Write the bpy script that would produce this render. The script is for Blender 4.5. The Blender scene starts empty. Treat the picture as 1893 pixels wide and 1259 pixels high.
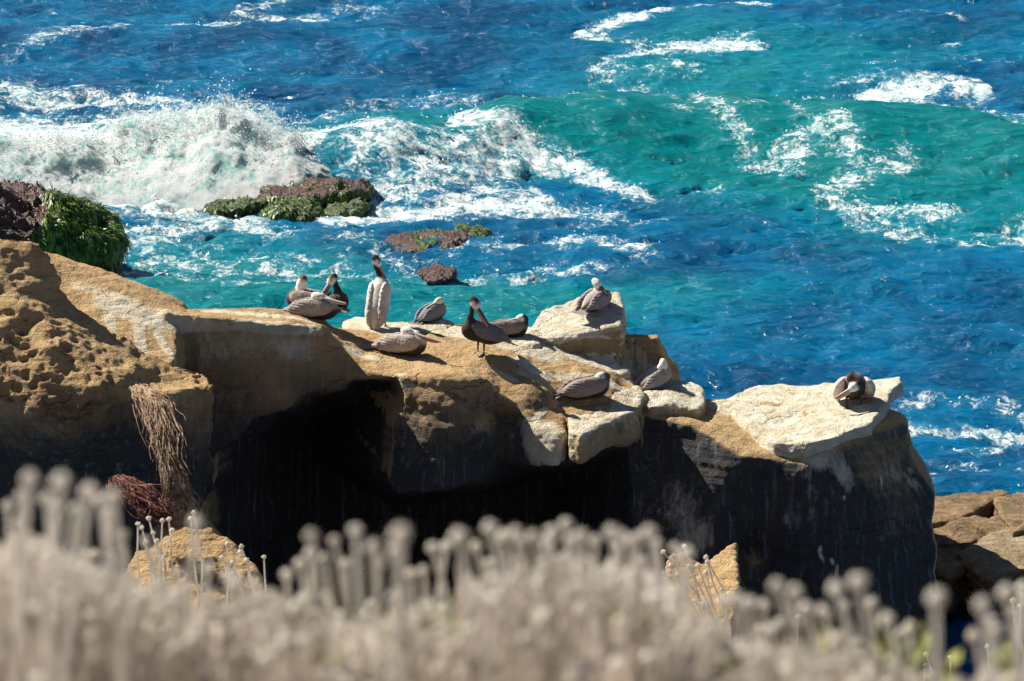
import bpy, math, random
import numpy as np
from mathutils import Vector, Matrix
from mathutils.bvhtree import BVHTree

# ------------------------------------------------------------------ camera
scene = bpy.context.scene
COL = scene.collection
CAM_Z = 16.0
PITCH = math.radians(12.0)
FOCAL = 130.0
camd = bpy.data.cameras.new('camera')
cam = bpy.data.objects.new('camera', camd)
COL.objects.link(cam)
cam.location = (0, 0, CAM_Z)
cam.rotation_euler = (math.radians(90) - PITCH, 0, 0)
camd.lens = FOCAL
camd.sensor_width = 36.0
camd.clip_start = 0.05
camd.clip_end = 9000.0
camd.dof.use_dof = True
camd.dof.focus_distance = 53.5
camd.dof.aperture_fstop = 11.5
scene.camera = cam

# ------------------------------------------------------------------ world, sun, exposure
SUN = Vector((-0.64, 0.33, 0.69)).normalized()       # direction towards the sun
world = bpy.data.worlds.new('World')
scene.world = world
world.use_nodes = True
wn = world.node_tree.nodes
bg = wn['Background']
sky = wn.new('ShaderNodeTexSky')
sky.sky_type = 'NISHITA'
sky.sun_disc = False
sky.sun_elevation = math.asin(SUN.z)
sky.sun_rotation = math.atan2(SUN.x, SUN.y)
sky.air_density = 0.55
sky.dust_density = 0.0
sky.ozone_density = 1.0
world.node_tree.links.new(sky.outputs[0], bg.inputs[0])
bg.inputs[1].default_value = 0.05
sund = bpy.data.lights.new('sun', 'SUN')
sun = bpy.data.objects.new('sun', sund)
COL.objects.link(sun)
sun.location = (-30, 60, 40)
sun.rotation_euler = SUN.to_track_quat('Z', 'Y').to_euler()
sund.energy = 5.0
sund.angle = math.radians(0.5)
sund.color = (1.0, 0.93, 0.82)
vs = scene.view_settings
vs.view_transform = 'Standard'
vs.look = 'None'
vs.gamma = 1.0
vs.use_curve_mapping = False
vs.exposure = 0.9
scene.cycles.max_bounces = 6
scene.cycles.diffuse_bounces = 3
scene.cycles.glossy_bounces = 3
scene.cycles.transmission_bounces = 3
scene.cycles.use_denoising = True
scene.cycles.sample_clamp_indirect = 4.0

random.seed(7)
rng = np.random.default_rng(7)

# ------------------------------------------------------------------ helpers
K = 36.0 / FOCAL / 1893.0
CP, SP = math.cos(PITCH), math.sin(PITCH)


def ray(px, py):
    u = (px - 946.5) * K
    v = (629.5 - py) * K
    return np.array([u, CP + v * SP, -SP + v * CP])


def at(px, py, Y):
    """point of the place seen at a picture position, at depth Y"""
    d = ray(px, py)
    return np.array([0, 0, CAM_Z]) + d * (Y / d[1])


def on_z(px, py, z=0.0):
    d = ray(px, py)
    return np.array([0, 0, CAM_Z]) + d * ((z - CAM_Z) / d[2])


def prop(o, label=None, cat=None, group=None, kind=None):
    if label: o['label'] = label
    if cat: o['category'] = cat
    if group: o['group'] = group
    if kind: o['kind'] = kind
    return o


def make_mesh(name, V, F, mat=None, parent=None, smooth=True, attrs=None):
    V = np.asarray(V, dtype=np.float32)
    me = bpy.data.meshes.new(name)
    if isinstance(F, np.ndarray):
        n = F.shape[1]
        me.vertices.add(len(V)); me.vertices.foreach_set('co', V.ravel())
        me.loops.add(F.size); me.loops.foreach_set('vertex_index', F.astype(np.int32).ravel())
        me.polygons.add(len(F))
        me.polygons.foreach_set('loop_start', np.arange(0, F.size, n, dtype=np.int32))
        me.update(calc_edges=True)
    else:
        me.from_pydata(V.tolist(), [], F)
        me.update()
    me.validate()
    if smooth:
        me.polygons.foreach_set('use_smooth', np.ones(len(me.polygons), dtype=bool))
    for k, a in (attrs or {}).items():
        a = np.asarray(a, dtype=np.float32)
        if a.ndim == 1:
            at_ = me.attributes.new(k, 'FLOAT', 'POINT'); at_.data.foreach_set('value', a)
        else:
            at_ = me.attributes.new(k, 'FLOAT_COLOR', 'POINT')
            c = np.ones((len(a), 4), dtype=np.float32); c[:, :3] = a
            at_.data.foreach_set('color', c.ravel())
    if mat is not None: me.materials.append(mat)
    o = bpy.data.objects.new(name, me)
    COL.objects.link(o)
    if parent is not None: o.parent = parent
    return o


def empty(name, loc, label=None, cat=None, group=None):
    o = bpy.data.objects.new(name, None)
    COL.objects.link(o); o.location = loc
    o.empty_display_size = 0.2
    return prop(o, label, cat, group)


# ---- noise
def _hash(ix, iy, iz, seed):
    h = (ix * 374761393 + iy * 668265263 + iz * 2147483647 + seed * 974634777) & 0xFFFFFFFF
    h = ((h ^ (h >> 13)) * 1274126177) & 0xFFFFFFFF
    h = h ^ (h >> 16)
    return h


def vnoise(P, seed=0):
    """value noise in -1..1 at points (N,3)"""
    P = np.asarray(P, dtype=np.float64)
    I = np.floor(P).astype(np.int64); f = P - I
    f = f * f * f * (f * (f * 6 - 15) + 10)
    out = 0
    for dx in (0, 1):
        wx = f[:, 0] if dx else 1 - f[:, 0]
        for dy in (0, 1):
            wy = f[:, 1] if dy else 1 - f[:, 1]
            for dz in (0, 1):
                wz = f[:, 2] if dz else 1 - f[:, 2]
                h = _hash(I[:, 0] + dx, I[:, 1] + dy, I[:, 2] + dz, seed) / 4294967295.0
                out = out + wx * wy * wz * h
    return out * 2 - 1


def fbm(P, octs=4, seed=0, gain=0.5, ridged=False):
    P = np.asarray(P, dtype=np.float64)
    s = 0; a = 1.0; tot = 0
    for o in range(octs):
        n = vnoise(P * (2.03 ** o) + 17.3 * o, seed + o)
        if ridged: n = 1 - 2 * np.abs(n)
        s = s + a * n; tot += a; a *= gain
    return s / tot


def worley(P, seed=0):
    """distance to the nearest feature point and second nearest"""
    I = np.floor(P).astype(np.int64)
    d1 = np.full(len(P), 9.0); d2 = np.full(len(P), 9.0)
    for dx in (-1, 0, 1):
        for dy in (-1, 0, 1):
            for dz in (-1, 0, 1):
                c = I + np.array([dx, dy, dz])
                q = np.stack([_hash(c[:, 0], c[:, 1], c[:, 2], seed + k) / 4294967295.0 for k in (1, 2, 3)], 1)
                d = np.linalg.norm(c + q - P, axis=1)
                m = d < d1
                d2 = np.where(m, d1, np.minimum(d2, d)); d1 = np.where(m, d, d1)
    return d1, d2


# ---- fields
def sstep(a, b, x):
    t = np.clip((x - a) / (b - a), 0, 1)
    return t * t * (3 - 2 * t)


def smin(a, b, k):
    h = np.clip(0.5 + 0.5 * (b - a) / k, 0, 1)
    return b + (a - b) * h - k * h * (1 - h)


def smax(a, b, k): return -smin(-a, -b, k)


def sdpoly(px, py, poly):
    """signed distance to a polygon, negative inside"""
    poly = np.asarray(poly, dtype=np.float64); n = len(poly)
    px, py = np.broadcast_arrays(px, py)
    d = np.full(px.shape, 1e9); inside = np.zeros(px.shape, dtype=bool)
    for i in range(n):
        a = poly[i]; b = poly[(i + 1) % n]
        ex, ey = b[0] - a[0], b[1] - a[1]
        wx, wy = px - a[0], py - a[1]
        t = np.clip((wx * ex + wy * ey) / (ex * ex + ey * ey + 1e-12), 0, 1)
        d = np.minimum(d, (wx - ex * t) ** 2 + (wy - ey * t) ** 2)
        c = ((a[1] <= py) & (b[1] > py)) | ((b[1] <= py) & (a[1] > py))
        with np.errstate(divide='ignore', invalid='ignore'):
            xi = a[0] + (py - a[1]) / (b[1] - a[1] if b[1] != a[1] else 1e-9) * ex
        inside ^= (c & (px < xi))
    d = np.sqrt(d)
    return np.where(inside, -d, d)


class RBF:
    """smooth surface through scattered control points"""
    def __init__(self, P, z, lam=0.0):
        P = np.asarray(P, float); z = np.asarray(z, float); n = len(P)
        D = np.linalg.norm(P[:, None] - P[None], axis=2)
        A = np.zeros((n + 3, n + 3)); A[:n, :n] = D + lam * np.eye(n)
        A[:n, n] = 1; A[:n, n + 1:] = P; A[n, :n] = 1; A[n + 1:, :n] = P.T
        self.w = np.linalg.lstsq(A, np.concatenate([z, [0, 0, 0]]), rcond=None)[0]; self.P = P

    def __call__(self, x, y):
        x, y = np.broadcast_arrays(x, y)
        s = self.w[-3] + self.w[-2] * x + self.w[-1] * y
        for p, w in zip(self.P, self.w[:-3]):
            s = s + w * np.sqrt((x - p[0]) ** 2 + (y - p[1]) ** 2 + 0.004)
        return s


def top_surface(pts, back=()):
    # 'back' lists points of the seaward rim; the ground falls away behind them
    pts = list(pts) + list(back) + [(p[0], p[1] + 55, p[2] + 1.0) for p in back] + [(p[0], p[1] + 160, p[2] + 3.0) for p in back]
    Q = np.array([at(*p) for p in pts]); return RBF(Q[:, :2], Q[:, 2])


def front_surface(pts):
    Q = np.array([at(*p) for p in pts]); return RBF(Q[:, [0, 2]], Q[:, 1])


def plan(pts): return np.array([at(*p)[:2] for p in pts])
def elev(pts): return np.array([at(*p)[[0, 2]] for p in pts])


def surface_nets(f, org, h):
    """closed quad mesh of the zero level of a sampled field"""
    nx, ny, nz = f.shape
    s = f < 0
    c = np.zeros((nx - 1, ny - 1, nz - 1), dtype=np.int8)
    for dx in (0, 1):
        for dy in (0, 1):
            for dz in (0, 1):
                c += s[dx:nx - 1 + dx, dy:ny - 1 + dy, dz:nz - 1 + dz]
    act = (c > 0) & (c < 8)
    idx = np.full(c.shape, -1, dtype=np.int64)
    I = np.argwhere(act)
    idx[act] = np.arange(len(I))
    acc = np.zeros((len(I), 3)); cnt = np.zeros(len(I))
    corners = [(a, b, d) for a in (0, 1) for b in (0, 1) for d in (0, 1)]
    for ca in corners:
        for ax in range(3):
            if ca[ax] == 0:
                cb = list(ca); cb[ax] = 1
                fa = f[I[:, 0] + ca[0], I[:, 1] + ca[1], I[:, 2] + ca[2]]
                fb = f[I[:, 0] + cb[0], I[:, 1] + cb[1], I[:, 2] + cb[2]]
                m = (fa < 0) != (fb < 0)
                t = np.where(m, fa / np.where(m, fa - fb, 1), 0)
                p = np.array(ca, float)[None].repeat(len(I), 0); p[:, ax] += t
                acc[m] += p[m]; cnt[m] += 1
    V = (I + acc / cnt[:, None]) * h + org
    quads = []
    for ax in range(3):
        a, b = [(1, 2), (2, 0), (0, 1)][ax]
        sl0 = [slice(None)] * 3; sl1 = [slice(None)] * 3
        sl0[ax] = slice(0, -1); sl1[ax] = slice(1, None)
        A = s[tuple(sl0)]; B = s[tuple(sl1)]
        E = np.argwhere(A != B)
        ok = (E[:, a] > 0) & (E[:, b] > 0) & (E[:, a] < f.shape[a] - 1) & (E[:, b] < f.shape[b] - 1)
        E = E[ok]
        out = A[E[:, 0], E[:, 1], E[:, 2]]
        ids = []
        for da, db in ((-1, -1), (0, -1), (0, 0), (-1, 0)):
            q = E.copy(); q[:, a] += da; q[:, b] += db
            ids.append(idx[q[:, 0], q[:, 1], q[:, 2]])
        Q = np.stack(ids, 1)
        Q[~out] = Q[~out][:, ::-1]
        quads.append(Q)
    F = np.concatenate(quads)
    return V, F[(F >= 0).all(1)]


def subdivide(V, F):
    E = np.concatenate([F[:, [0, 1]], F[:, [1, 2]], F[:, [2, 3]], F[:, [3, 0]]])
    E.sort(axis=1)
    key = E[:, 0] * (len(V) + 1) + E[:, 1]
    u, first, inv = np.unique(key, return_index=True, return_inverse=True)
    mid = (V[E[first, 0]] + V[E[first, 1]]) / 2
    cen = V[F].mean(1)
    n = len(V); nf = len(F)
    e = inv.reshape(4, nf) + n
    c = np.arange(nf) + n + len(mid)
    Fn = np.concatenate([np.stack([F[:, 0], e[0], c, e[3]], 1), np.stack([F[:, 1], e[1], c, e[0]], 1),
                         np.stack([F[:, 2], e[2], c, e[1]], 1), np.stack([F[:, 3], e[3], c, e[2]], 1)])
    return np.concatenate([V, mid, cen]), Fn


def normals(V, F):
    fn = np.cross(V[F[:, 2]] - V[F[:, 0]], V[F[:, 3]] - V[F[:, 1]])
    N = np.zeros_like(V)
    for k in range(4):
        for j in range(3):
            N[:, j] += np.bincount(F[:, k], weights=fn[:, j], minlength=len(V))
    return N / (np.linalg.norm(N, axis=1, keepdims=True) + 1e-12)


def relax(V, F, it=1, w=0.5):
    n = len(V)
    for _ in range(it):
        S = np.zeros_like(V); c = np.zeros(n)
        for a, b in ((0, 1), (1, 2), (2, 3), (3, 0)):
            for j in range(3):
                S[:, j] += np.bincount(F[:, a], weights=V[F[:, b], j], minlength=n)
            c += np.bincount(F[:, a], minlength=n)
        V = V * (1 - w) + w * S / np.maximum(c, 1)[:, None]
    return V


def grid_axes(lo, hi, h):
    ax = [np.arange(lo[i], hi[i] + h, h) for i in range(3)]
    return ax[0][:, None, None], ax[1][None, :, None], ax[2][None, None, :]


def tubes(paths, radii, sides=5, cap=True):
    """many thin bent rods in one vertex/face list; radii per path: (r0, r1)"""
    V = []; F = []; n = 0
    for P, (r0, r1) in zip(paths, radii):
        P = np.asarray(P, float); m = len(P)
        T = np.gradient(P, axis=0); T /= np.linalg.norm(T, axis=1, keepdims=True) + 1e-9
        up = np.array([0, 0, 1.0]) if abs(T[0, 2]) < 0.9 else np.array([1.0, 0, 0])
        A = np.cross(T, up); A /= np.linalg.norm(A, axis=1, keepdims=True) + 1e-9
        B = np.cross(T, A)
        r = np.linspace(r0, r1, m)[:, None]
        for k in range(sides):
            t = 2 * math.pi * k / sides
            V.append(P + r * (A * math.cos(t) + B * math.sin(t)))
        # index = n + k*m + i
        for k in range(sides):
            k2 = (k + 1) % sides
            for i in range(m - 1):
                F.append((n + k * m + i, n + k * m + i + 1, n + k2 * m + i + 1, n + k2 * m + i))
        n += sides * m
    return np.concatenate(V), F


# ------------------------------------------------------------------ material helpers
class Mat:
    def __init__(self, name):
        self.m = bpy.data.materials.new(name); self.m.use_nodes = True
        self.t = self.m.node_tree; self.n = self.t.nodes; self.l = self.t.links
        self.b = self.n['Principled BSDF']
        self.geo = None

    def new(self, kind, **kw):
        o = self.n.new(kind)
        for k, v in kw.items():
            if k.startswith('i_'):
                o.inputs[k[2:].replace('_', ' ')].default_value = v
            else: setattr(o, k, v)
        return o

    def link(self, a, b): self.l.new(a, b)

    def pos(self, scale=(1, 1, 1), obj=False, rot=(0, 0, 0)):
        if obj:
            src = self.new('ShaderNodeTexCoord').outputs['Object']
        else:
            src = self.new('ShaderNodeNewGeometry').outputs['Position']
        mp = self.new('ShaderNodeMapping'); mp.inputs['Scale'].default_value = scale
        mp.inputs['Rotation'].default_value = rot
        self.link(src, mp.inputs[0]); return mp.outputs[0]

    def noise(self, vec, scale, detail=5, rough=0.55, dist=0.0):
        o = self.new('ShaderNodeTexNoise'); o.inputs['Scale'].default_value = scale
        o.inputs['Detail'].default_value = detail; o.inputs['Roughness'].default_value = rough
        o.inputs['Distortion'].default_value = dist
        self.link(vec, o.inputs['Vector']); return o.outputs['Fac']

    def voro(self, vec, scale, feature='F1', out='Distance'):
        o = self.new('ShaderNodeTexVoronoi', feature=feature); o.inputs['Scale'].default_value = scale
        self.link(vec, o.inputs['Vector']); return o.outputs[out]

    def attr(self, name, out='Fac'):
        return self.new('ShaderNodeAttribute', attribute_name=name).outputs[out]

    def math(self, op, a, b=0.0, clamp=False):
        o = self.new('ShaderNodeMath', operation=op); o.use_clamp = clamp
        for i, v in enumerate((a, b)):
            if isinstance(v, (int, float)): o.inputs[i].default_value = v
            else: self.link(v, o.inputs[i])
        return o.outputs[0]

    def ramp(self, fac, a, b, lo=0.0, hi=1.0):
        o = self.new('ShaderNodeMapRange', interpolation_type='SMOOTHSTEP')
        o.inputs[1].default_value = a; o.inputs[2].default_value = b
        o.inputs[3].default_value = lo; o.inputs[4].default_value = hi
        self.link(fac, o.inputs[0]); return o.outputs[0]

    def mix(self, fac, a, b, mode='MIX'):
        o = self.new('ShaderNodeMix', data_type='RGBA', blend_type=mode)
        for i, v in ((0, fac), (6, a), (7, b)):
            if isinstance(v, (int, float)): o.inputs[i].default_value = v
            elif isinstance(v, tuple): o.inputs[i].default_value = (*v, 1)
            else: self.link(v, o.inputs[i])
        return o.outputs[2]

    def bump(self, h, dist, strength=1.0, normal=None):
        o = self.new('ShaderNodeBump'); o.inputs['Distance'].default_value = dist
        o.inputs['Strength'].default_value = strength
        self.link(h, o.inputs['Height'])
        if normal is not None: self.link(normal, o.inputs['Normal'])
        return o.outputs[0]

    def out(self, color=None, rough=None, normal=None, spec=None):
        for k, v in (('Base Color', color), ('Roughness', rough), ('Normal', normal), ('Specular IOR Level', spec)):
            if v is None: continue
            if isinstance(v, tuple): self.b.inputs[k].default_value = (*v, 1)
            elif isinstance(v, (int, float)): self.b.inputs[k].default_value = v
            else: self.link(v, self.b.inputs[k])
        return self.m
# ------------------------------------------------------------------ rock materials
def sandstone(name, tan=(0.61, 0.42, 0.205), tan2=(0.46, 0.29, 0.13), white=(0.78, 0.72, 0.56), wet_and_shade=(0.020, 0.040, 0.064)):
    m = Mat(name)
    p = m.pos()
    big = m.noise(p, 0.9, 4)
    mid = m.noise(p, 6, 6, 0.65)
    fine = m.noise(p, 38, 5, 0.7)
    strata = m.noise(m.pos((0.5, 0.5, 9), rot=(0.05, 0.10, 0)), 1.6, 4, 0.6)
    c = m.mix(m.ramp(big, 0.32, 0.7), tan, tan2)
    c = m.mix(m.ramp(strata, 0.52, 0.68, 0, 0.55), c, (0.42, 0.25, 0.10))
    c = m.mix(m.ramp(mid, 0.35, 0.75, 0.0, 0.55), c, (0.56, 0.40, 0.22))
    wv = m.new('ShaderNodeVectorMath', operation='ADD'); m.link(m.pos((1, 1, 1.9)), wv.inputs[0])
    nv = m.new('ShaderNodeTexNoise'); nv.inputs['Scale'].default_value = 1.6; nv.inputs['Detail'].default_value = 5; m.link(p, nv.inputs['Vector']); m.link(nv.outputs['Color'], wv.inputs[1])
    ck = m.voro(wv.outputs[0], 0.9, 'DISTANCE_TO_EDGE')
    ckm = m.math('MULTIPLY', m.ramp(ck, 0.0, 0.022, 1.0, 0.0), m.ramp(big, .50, .60))
    c = m.mix(m.math('MULTIPLY', ckm, 0.5), c, (0.09, 0.06, 0.035))
    lay = m.noise(m.pos((0.35, 0.35, 26), rot=(0.05, 0.12, 0)), 1.5, 5, 0.65)
    c = m.mix(m.ramp(lay, 0.56, 0.70, 0, 0.45), c, (0.24, 0.155, 0.08))
    c = m.mix(m.ramp(fine, 0.50, 0.78, 0, 0.35), c, (0.74, 0.60, 0.38))
    # guano: solid where the attribute is high, streaky at its rim
    g = m.attr('guano')
    drip = m.noise(m.pos((9, 9, 0.7)), 1.5, 5, 0.65)
    gn = m.math('ADD', m.math('MULTIPLY', mid, 0.5), m.math('MULTIPLY', drip, 0.75))
    gm = m.ramp(m.math('SUBTRACT', m.math('MULTIPLY', g, 1.5), gn), -0.22, 0.28)
    gcol = m.mix(m.ramp(m.noise(p, 3.2, 5), 0.38, 0.66), white, (0.66, 0.58, 0.41))
    gcol = m.mix(m.ramp(fine, 0.5, 0.75, 0, 0.4), gcol, (0.46, 0.42, 0.34))
    # near-black walls and cave: shade put into the colour, with some damp low down
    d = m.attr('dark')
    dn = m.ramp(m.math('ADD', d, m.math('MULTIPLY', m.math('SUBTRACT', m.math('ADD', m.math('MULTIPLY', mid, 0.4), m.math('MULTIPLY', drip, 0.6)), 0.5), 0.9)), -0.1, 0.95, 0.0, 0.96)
    wc = m.mix(m.ramp(mid, 0.35, 0.7), wet_and_shade, (0.060, 0.052, 0.042))  # wet: bluish near-black that carries the painted wall shade as well as damp
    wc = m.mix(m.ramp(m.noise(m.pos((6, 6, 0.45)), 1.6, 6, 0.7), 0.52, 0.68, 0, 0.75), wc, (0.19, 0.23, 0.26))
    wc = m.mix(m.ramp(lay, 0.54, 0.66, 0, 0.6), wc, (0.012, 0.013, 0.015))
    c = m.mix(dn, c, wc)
    c = m.mix(m.math('MULTIPLY', gm, 0.92), c, gcol)
    # dark pits
    pit = m.voro(p, 17)
    c = m.mix(m.ramp(pit, 0.05, 0.22, 0.35, 0.0), c, (0.16, 0.10, 0.05))
    hgt = m.math('ADD', m.math('MULTIPLY', mid, 1.3), m.math('MULTIPLY', fine, 0.6))
    hgt = m.math('ADD', hgt, m.math('MULTIPLY', lay, -0.5))
    hgt = m.math('SUBTRACT', hgt, m.math('MULTIPLY', ckm, 0.5))
    hgt = m.math('ADD', hgt, m.math('MULTIPLY', m.ramp(pit, 0.0, 0.35), 0.25))
    hgt = m.math('ADD', hgt, m.math('MULTIPLY', strata, 0.7))
    hgt = m.math('ADD', hgt, m.math('MULTIPLY', m.noise(m.pos((22, 22, 2.5)), 1.2, 4, 0.7), m.math('MULTIPLY', gm, 0.35)))
    return m.out(c, 0.92, m.bump(hgt, 0.075, 1.0), 0.25)


M_SAND = sandstone('sandstone')
M_SLAB = sandstone('guano_slab_stone', tan=(0.55, 0.41, 0.21), tan2=(0.42, 0.30, 0.15), white=(0.83, 0.79, 0.66))
M_REEF = sandstone('tidal_rock_stone', tan=(0.25, 0.165, 0.085), tan2=(0.10, 0.065, 0.035), white=(0.42, 0.34, 0.21))


def rock(name, lo, hi, h, field, mat, sub=1, rough=(0.05, 1.6, 0.02, 7.0), guano=None, dark=None, honey=None, big_lumps=None, strata=0.0,
         kind=None, label=None, cat=None, group=None, parent=None, seed=1, smooth_it=1):
    X, Y, Z = grid_axes(lo, hi, h)
    f = np.ascontiguousarray(np.broadcast_to(field(X, Y, Z), (X.size, Y.size, Z.size)), dtype=np.float32)
    V, F = surface_nets(f, np.array(lo, float), h)
    V = relax(V, F, smooth_it)
    for _ in range(sub): V, F = subdivide(V, F)
    if sub: V = relax(V, F, 1)
    N = normals(V, F)
    a1, s1, a2, s2 = rough
    d = a1 * fbm(V * s1, 3, seed) + a2 * fbm(V * s2, 4, seed + 9, 0.55)
    if strata:
        zz = V[:, 2] + 0.10 * V[:, 0] + 0.08 * fbm(V * 0.8, 2, seed + 3)
        lay = np.stack([V[:, 0] * 0.25, V[:, 1] * 0.25, zz * 5.5], 1)
        d += strata * fbm(lay, 3, seed + 5) * (1 - sstep(0.5, 0.95, np.abs(N[:, 2])))
    if honey is not None:
        w = honey(V)
        Wp = V + 0.08 * np.stack([fbm(V * 3, 2, 41), fbm(V * 3, 2, 42), fbm(V * 3, 2, 43)], 1)
        d1, _ = worley(Wp * np.array([5.2, 5.2, 6.5]), 5)
        e1, _ = worley(Wp * np.array([11, 11, 13.]), 8)
        big, _ = worley(Wp * np.array([1.9, 1.9, 2.4]), 11)
        d += -0.75 * w * (0.12 * (1 - sstep(0.1, 0.5, d1)) + 0.035 * (1 - sstep(0.1, 0.5, e1)) + 0.16 * (1 - sstep(0.1, 0.55, big)))
    if big_lumps is not None: d += big_lumps(V)
    V = V + N * d[:, None]
    N0 = N; N = normals(V, F)
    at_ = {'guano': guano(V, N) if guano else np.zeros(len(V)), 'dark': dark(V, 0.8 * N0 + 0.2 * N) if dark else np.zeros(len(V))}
    o = make_mesh(name, V, F, mat, parent, attrs=at_)
    prop(o, label, cat, group, kind)
    return o


# ------------------------------------------------------------------ the headland
# left ridge behind the weathered outcrop
H_L1 = top_surface([(-150, 425, 53.8), (0, 455, 53.5), (110, 476, 53.3), (200, 505, 53.1), (280, 535, 52.9), (335, 557, 52.8),
                    (120, 560, 51.9), (230, 565, 52.1), (330, 600, 52.1), (150, 620, 51.0), (250, 650, 50.9), (335, 672, 50.9),
                    (335, 630, 51.5), (240, 610, 51.5), (0, 600, 51)],
                   back=[(-150, 420, 54.0), (0, 453, 53.8), (110, 474, 53.6), (200, 503, 53.4), (280, 533, 53.2), (335, 556, 53.1)])
F_L1 = front_surface([(0, 700, 50.3), (200, 700, 50.4), (335, 680, 50.7), (335, 900, 50.6), (200, 900, 50.2), (0, 900, 50.2)])
# weathered outcrop in front of it
H_O = top_surface([(-200, 395, 50.8), (0, 433, 50.4), (60, 446, 50.4), (103, 486, 50.3), (112, 552, 50.2), (200, 612, 50.0),
                   (275, 655, 49.9), (385, 690, 49.8), (-100, 560, 49.5), (0, 560, 49.4), (100, 620, 49.3), (0, 640, 48.9), (200, 680, 49.1),
                   (0, 722, 48.4), (60, 745, 48.3), (110, 782, 48.2), (200, 722, 48.6), (300, 742, 48.9), (380, 712, 49.3),
                   (70, 500, 50.15), (60, 590, 49.3), (130, 600, 49.6), (150, 700, 48.7)])
F_O = front_surface([(-100, 740, 48.4), (0, 740, 48.35), (0, 850, 49.4), (60, 790, 48.5), (110, 795, 48.2), (110, 880, 49.3), (200, 735, 48.6),
                     (200, 850, 49.5), (300, 755, 48.9), (300, 850, 49.6), (385, 720, 49.3), (385, 800, 49.6), (385, 920, 49.9),
                     (300, 1000, 49.7), (0, 1000, 49.5), (200, 1000, 49.6)])
P_O = plan([(-320, 395, 50.9), (-200, 395, 50.9), (0, 432, 50.5), (60, 443, 50.5), (106, 490, 50.4), (114, 552, 50.3),
            (202, 612, 50.1), (277, 655, 50.0), (386, 688, 49.9), (396, 720, 49.4)]).tolist()
P_O = P_O + [[P_O[-1][0] + 0.05, 47.2], [P_O[0][0], 47.2]]
# middle: bird terrace
H_M = top_surface([(345, 571, 53.5), (345, 580, 52.3), (500, 572, 53.6), (500, 592, 52.3), (590, 588, 53.6), (600, 600, 52.5),
                   (632, 612, 54.8), (640, 625, 53.8), (645, 655, 52.7), (700, 606, 54.5), (770, 600, 55.1), (840, 604, 55.2), (740, 655, 53.3),
                   (720, 690, 52.1), (820, 690, 51.8), (895, 655, 53.2), (895, 690, 52.0), (960, 640, 54.0), (980, 606, 55.3),
                   (1000, 700, 52.7), (1020, 742, 52.8), (925, 730, 52.55), (960, 765, 52.25), (1000, 785, 52.1), (1040, 793, 52.0), (1100, 690, 53.6),
                   (1180, 712, 54.0), (1130, 745, 53.0), (1185, 760, 53.2)],
                  back=[(345, 570, 53.8), (500, 570, 53.9), (600, 587, 53.9), (660, 600, 55.2), (760, 598, 55.4), (860, 603, 55.5), (980, 606, 55.6), (1100, 655, 55.4), (1190, 690, 55.1)])
F_M = front_surface([(345, 585, 52.05), (345, 700, 51.9), (480, 600, 52.15), (480, 700, 51.8), (600, 602, 52.35), (612, 690, 52.2),
                     (645, 660, 52.5), (720, 700, 51.95), (820, 700, 51.6), (895, 695, 51.75), (400, 850, 51.3), (345, 900, 51.2), (950, 800, 52.15),
                     (1040, 800, 51.9), (1040, 860, 51.62), (960, 860, 51.95), (915, 860, 52.25), (912, 760, 52.45), (880, 800, 51.3), (800, 890, 51.4), (720, 850, 51.8),
                     (740, 780, 51.9), (1070, 850, 52.4), (1120, 800, 52.8), (1190, 800, 53.0)])
CAVE = elev([(388, 1500, 52), (382, 905, 52), (400, 880, 52), (408, 812, 52), (440, 800, 52), (470, 765, 52), (535, 752, 52), (560, 725, 52), (625, 722, 52), (640, 700, 52), (735, 698, 52), (748, 730, 52), (722, 790, 52),
             (728, 850, 52), (716, 880, 52), (735, 904, 52), (760, 898, 52), (880, 890, 52), (908, 850, 52), (990, 856, 52), (1050, 851, 52), (1186, 808, 52), (1200, 900, 52), (1180, 1500, 52)])
NOTCH = plan([(1036, 795, 51.6), (1048, 788, 52.35), (1054, 795, 51.6)])
# right: saddle and the wall under the white plate
H_R = top_surface([(1185, 745, 54.6), (1290, 738, 54.9), (1295, 785, 53.0), (1340, 738, 55.2), (1380, 790, 53.6), (1380, 836, 52.55), (1440, 740, 55.0), (1480, 852, 52.4),
                   (1525, 835, 52.4), (1440, 800, 53.3), (1560, 800, 53.2), (1620, 775, 53.8), (1640, 752, 54.3), (1690, 775, 54.2)],
                  back=[(1190, 735, 55.0), (1290, 738, 55.1), (1350, 740, 55.3), (1450, 740, 55.2), (1550, 742, 55.0), (1640, 755, 54.6), (1700, 790, 54.4)])
F_R = front_surface([(1185, 800, 53.2), (1230, 870, 52.95), (1290, 790, 52.98), (1290, 880, 52.72), (1320, 980, 52.2), (1300, 1150, 51.7), (1185, 900, 52.9), (1185, 1150, 52.6),
                     (1380, 840, 52.5), (1350, 870, 52.45), (1388, 900, 52.65), (1395, 1000, 52.8), (1400, 1150, 52.8), (1440, 1000, 52.3), (1440, 1150, 52.1), (1480, 860, 52.4), (1500, 1000, 52.1), (1500, 1150, 51.9),
                     (1525, 850, 52.5), (1600, 900, 52.6), (1610, 800, 53.3), (1680, 800, 54.0), (1690, 900, 53.5), (1730, 930, 53.6),
                     (1735, 1150, 53.2), (1620, 1000, 52.5), (1620, 1150, 52.1)])
E_R = elev([(1150, 600, 53.6), (1600, 690, 53.6), (1668, 765, 53.6), (1682, 792, 53.6), (1690, 850, 53.6), (1712, 885, 53.6), (1734, 915, 53.6), (1722, 950, 53.6),
            (1728, 1010, 53.6), (1724, 1050, 53.6), (1738, 1100, 53.6), (1736, 1600, 53.6), (1150, 1600, 53.6)])
XM0 = at(341, 600, 52.3)[0]
XM1 = at(1190, 720, 53)[0]
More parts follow.
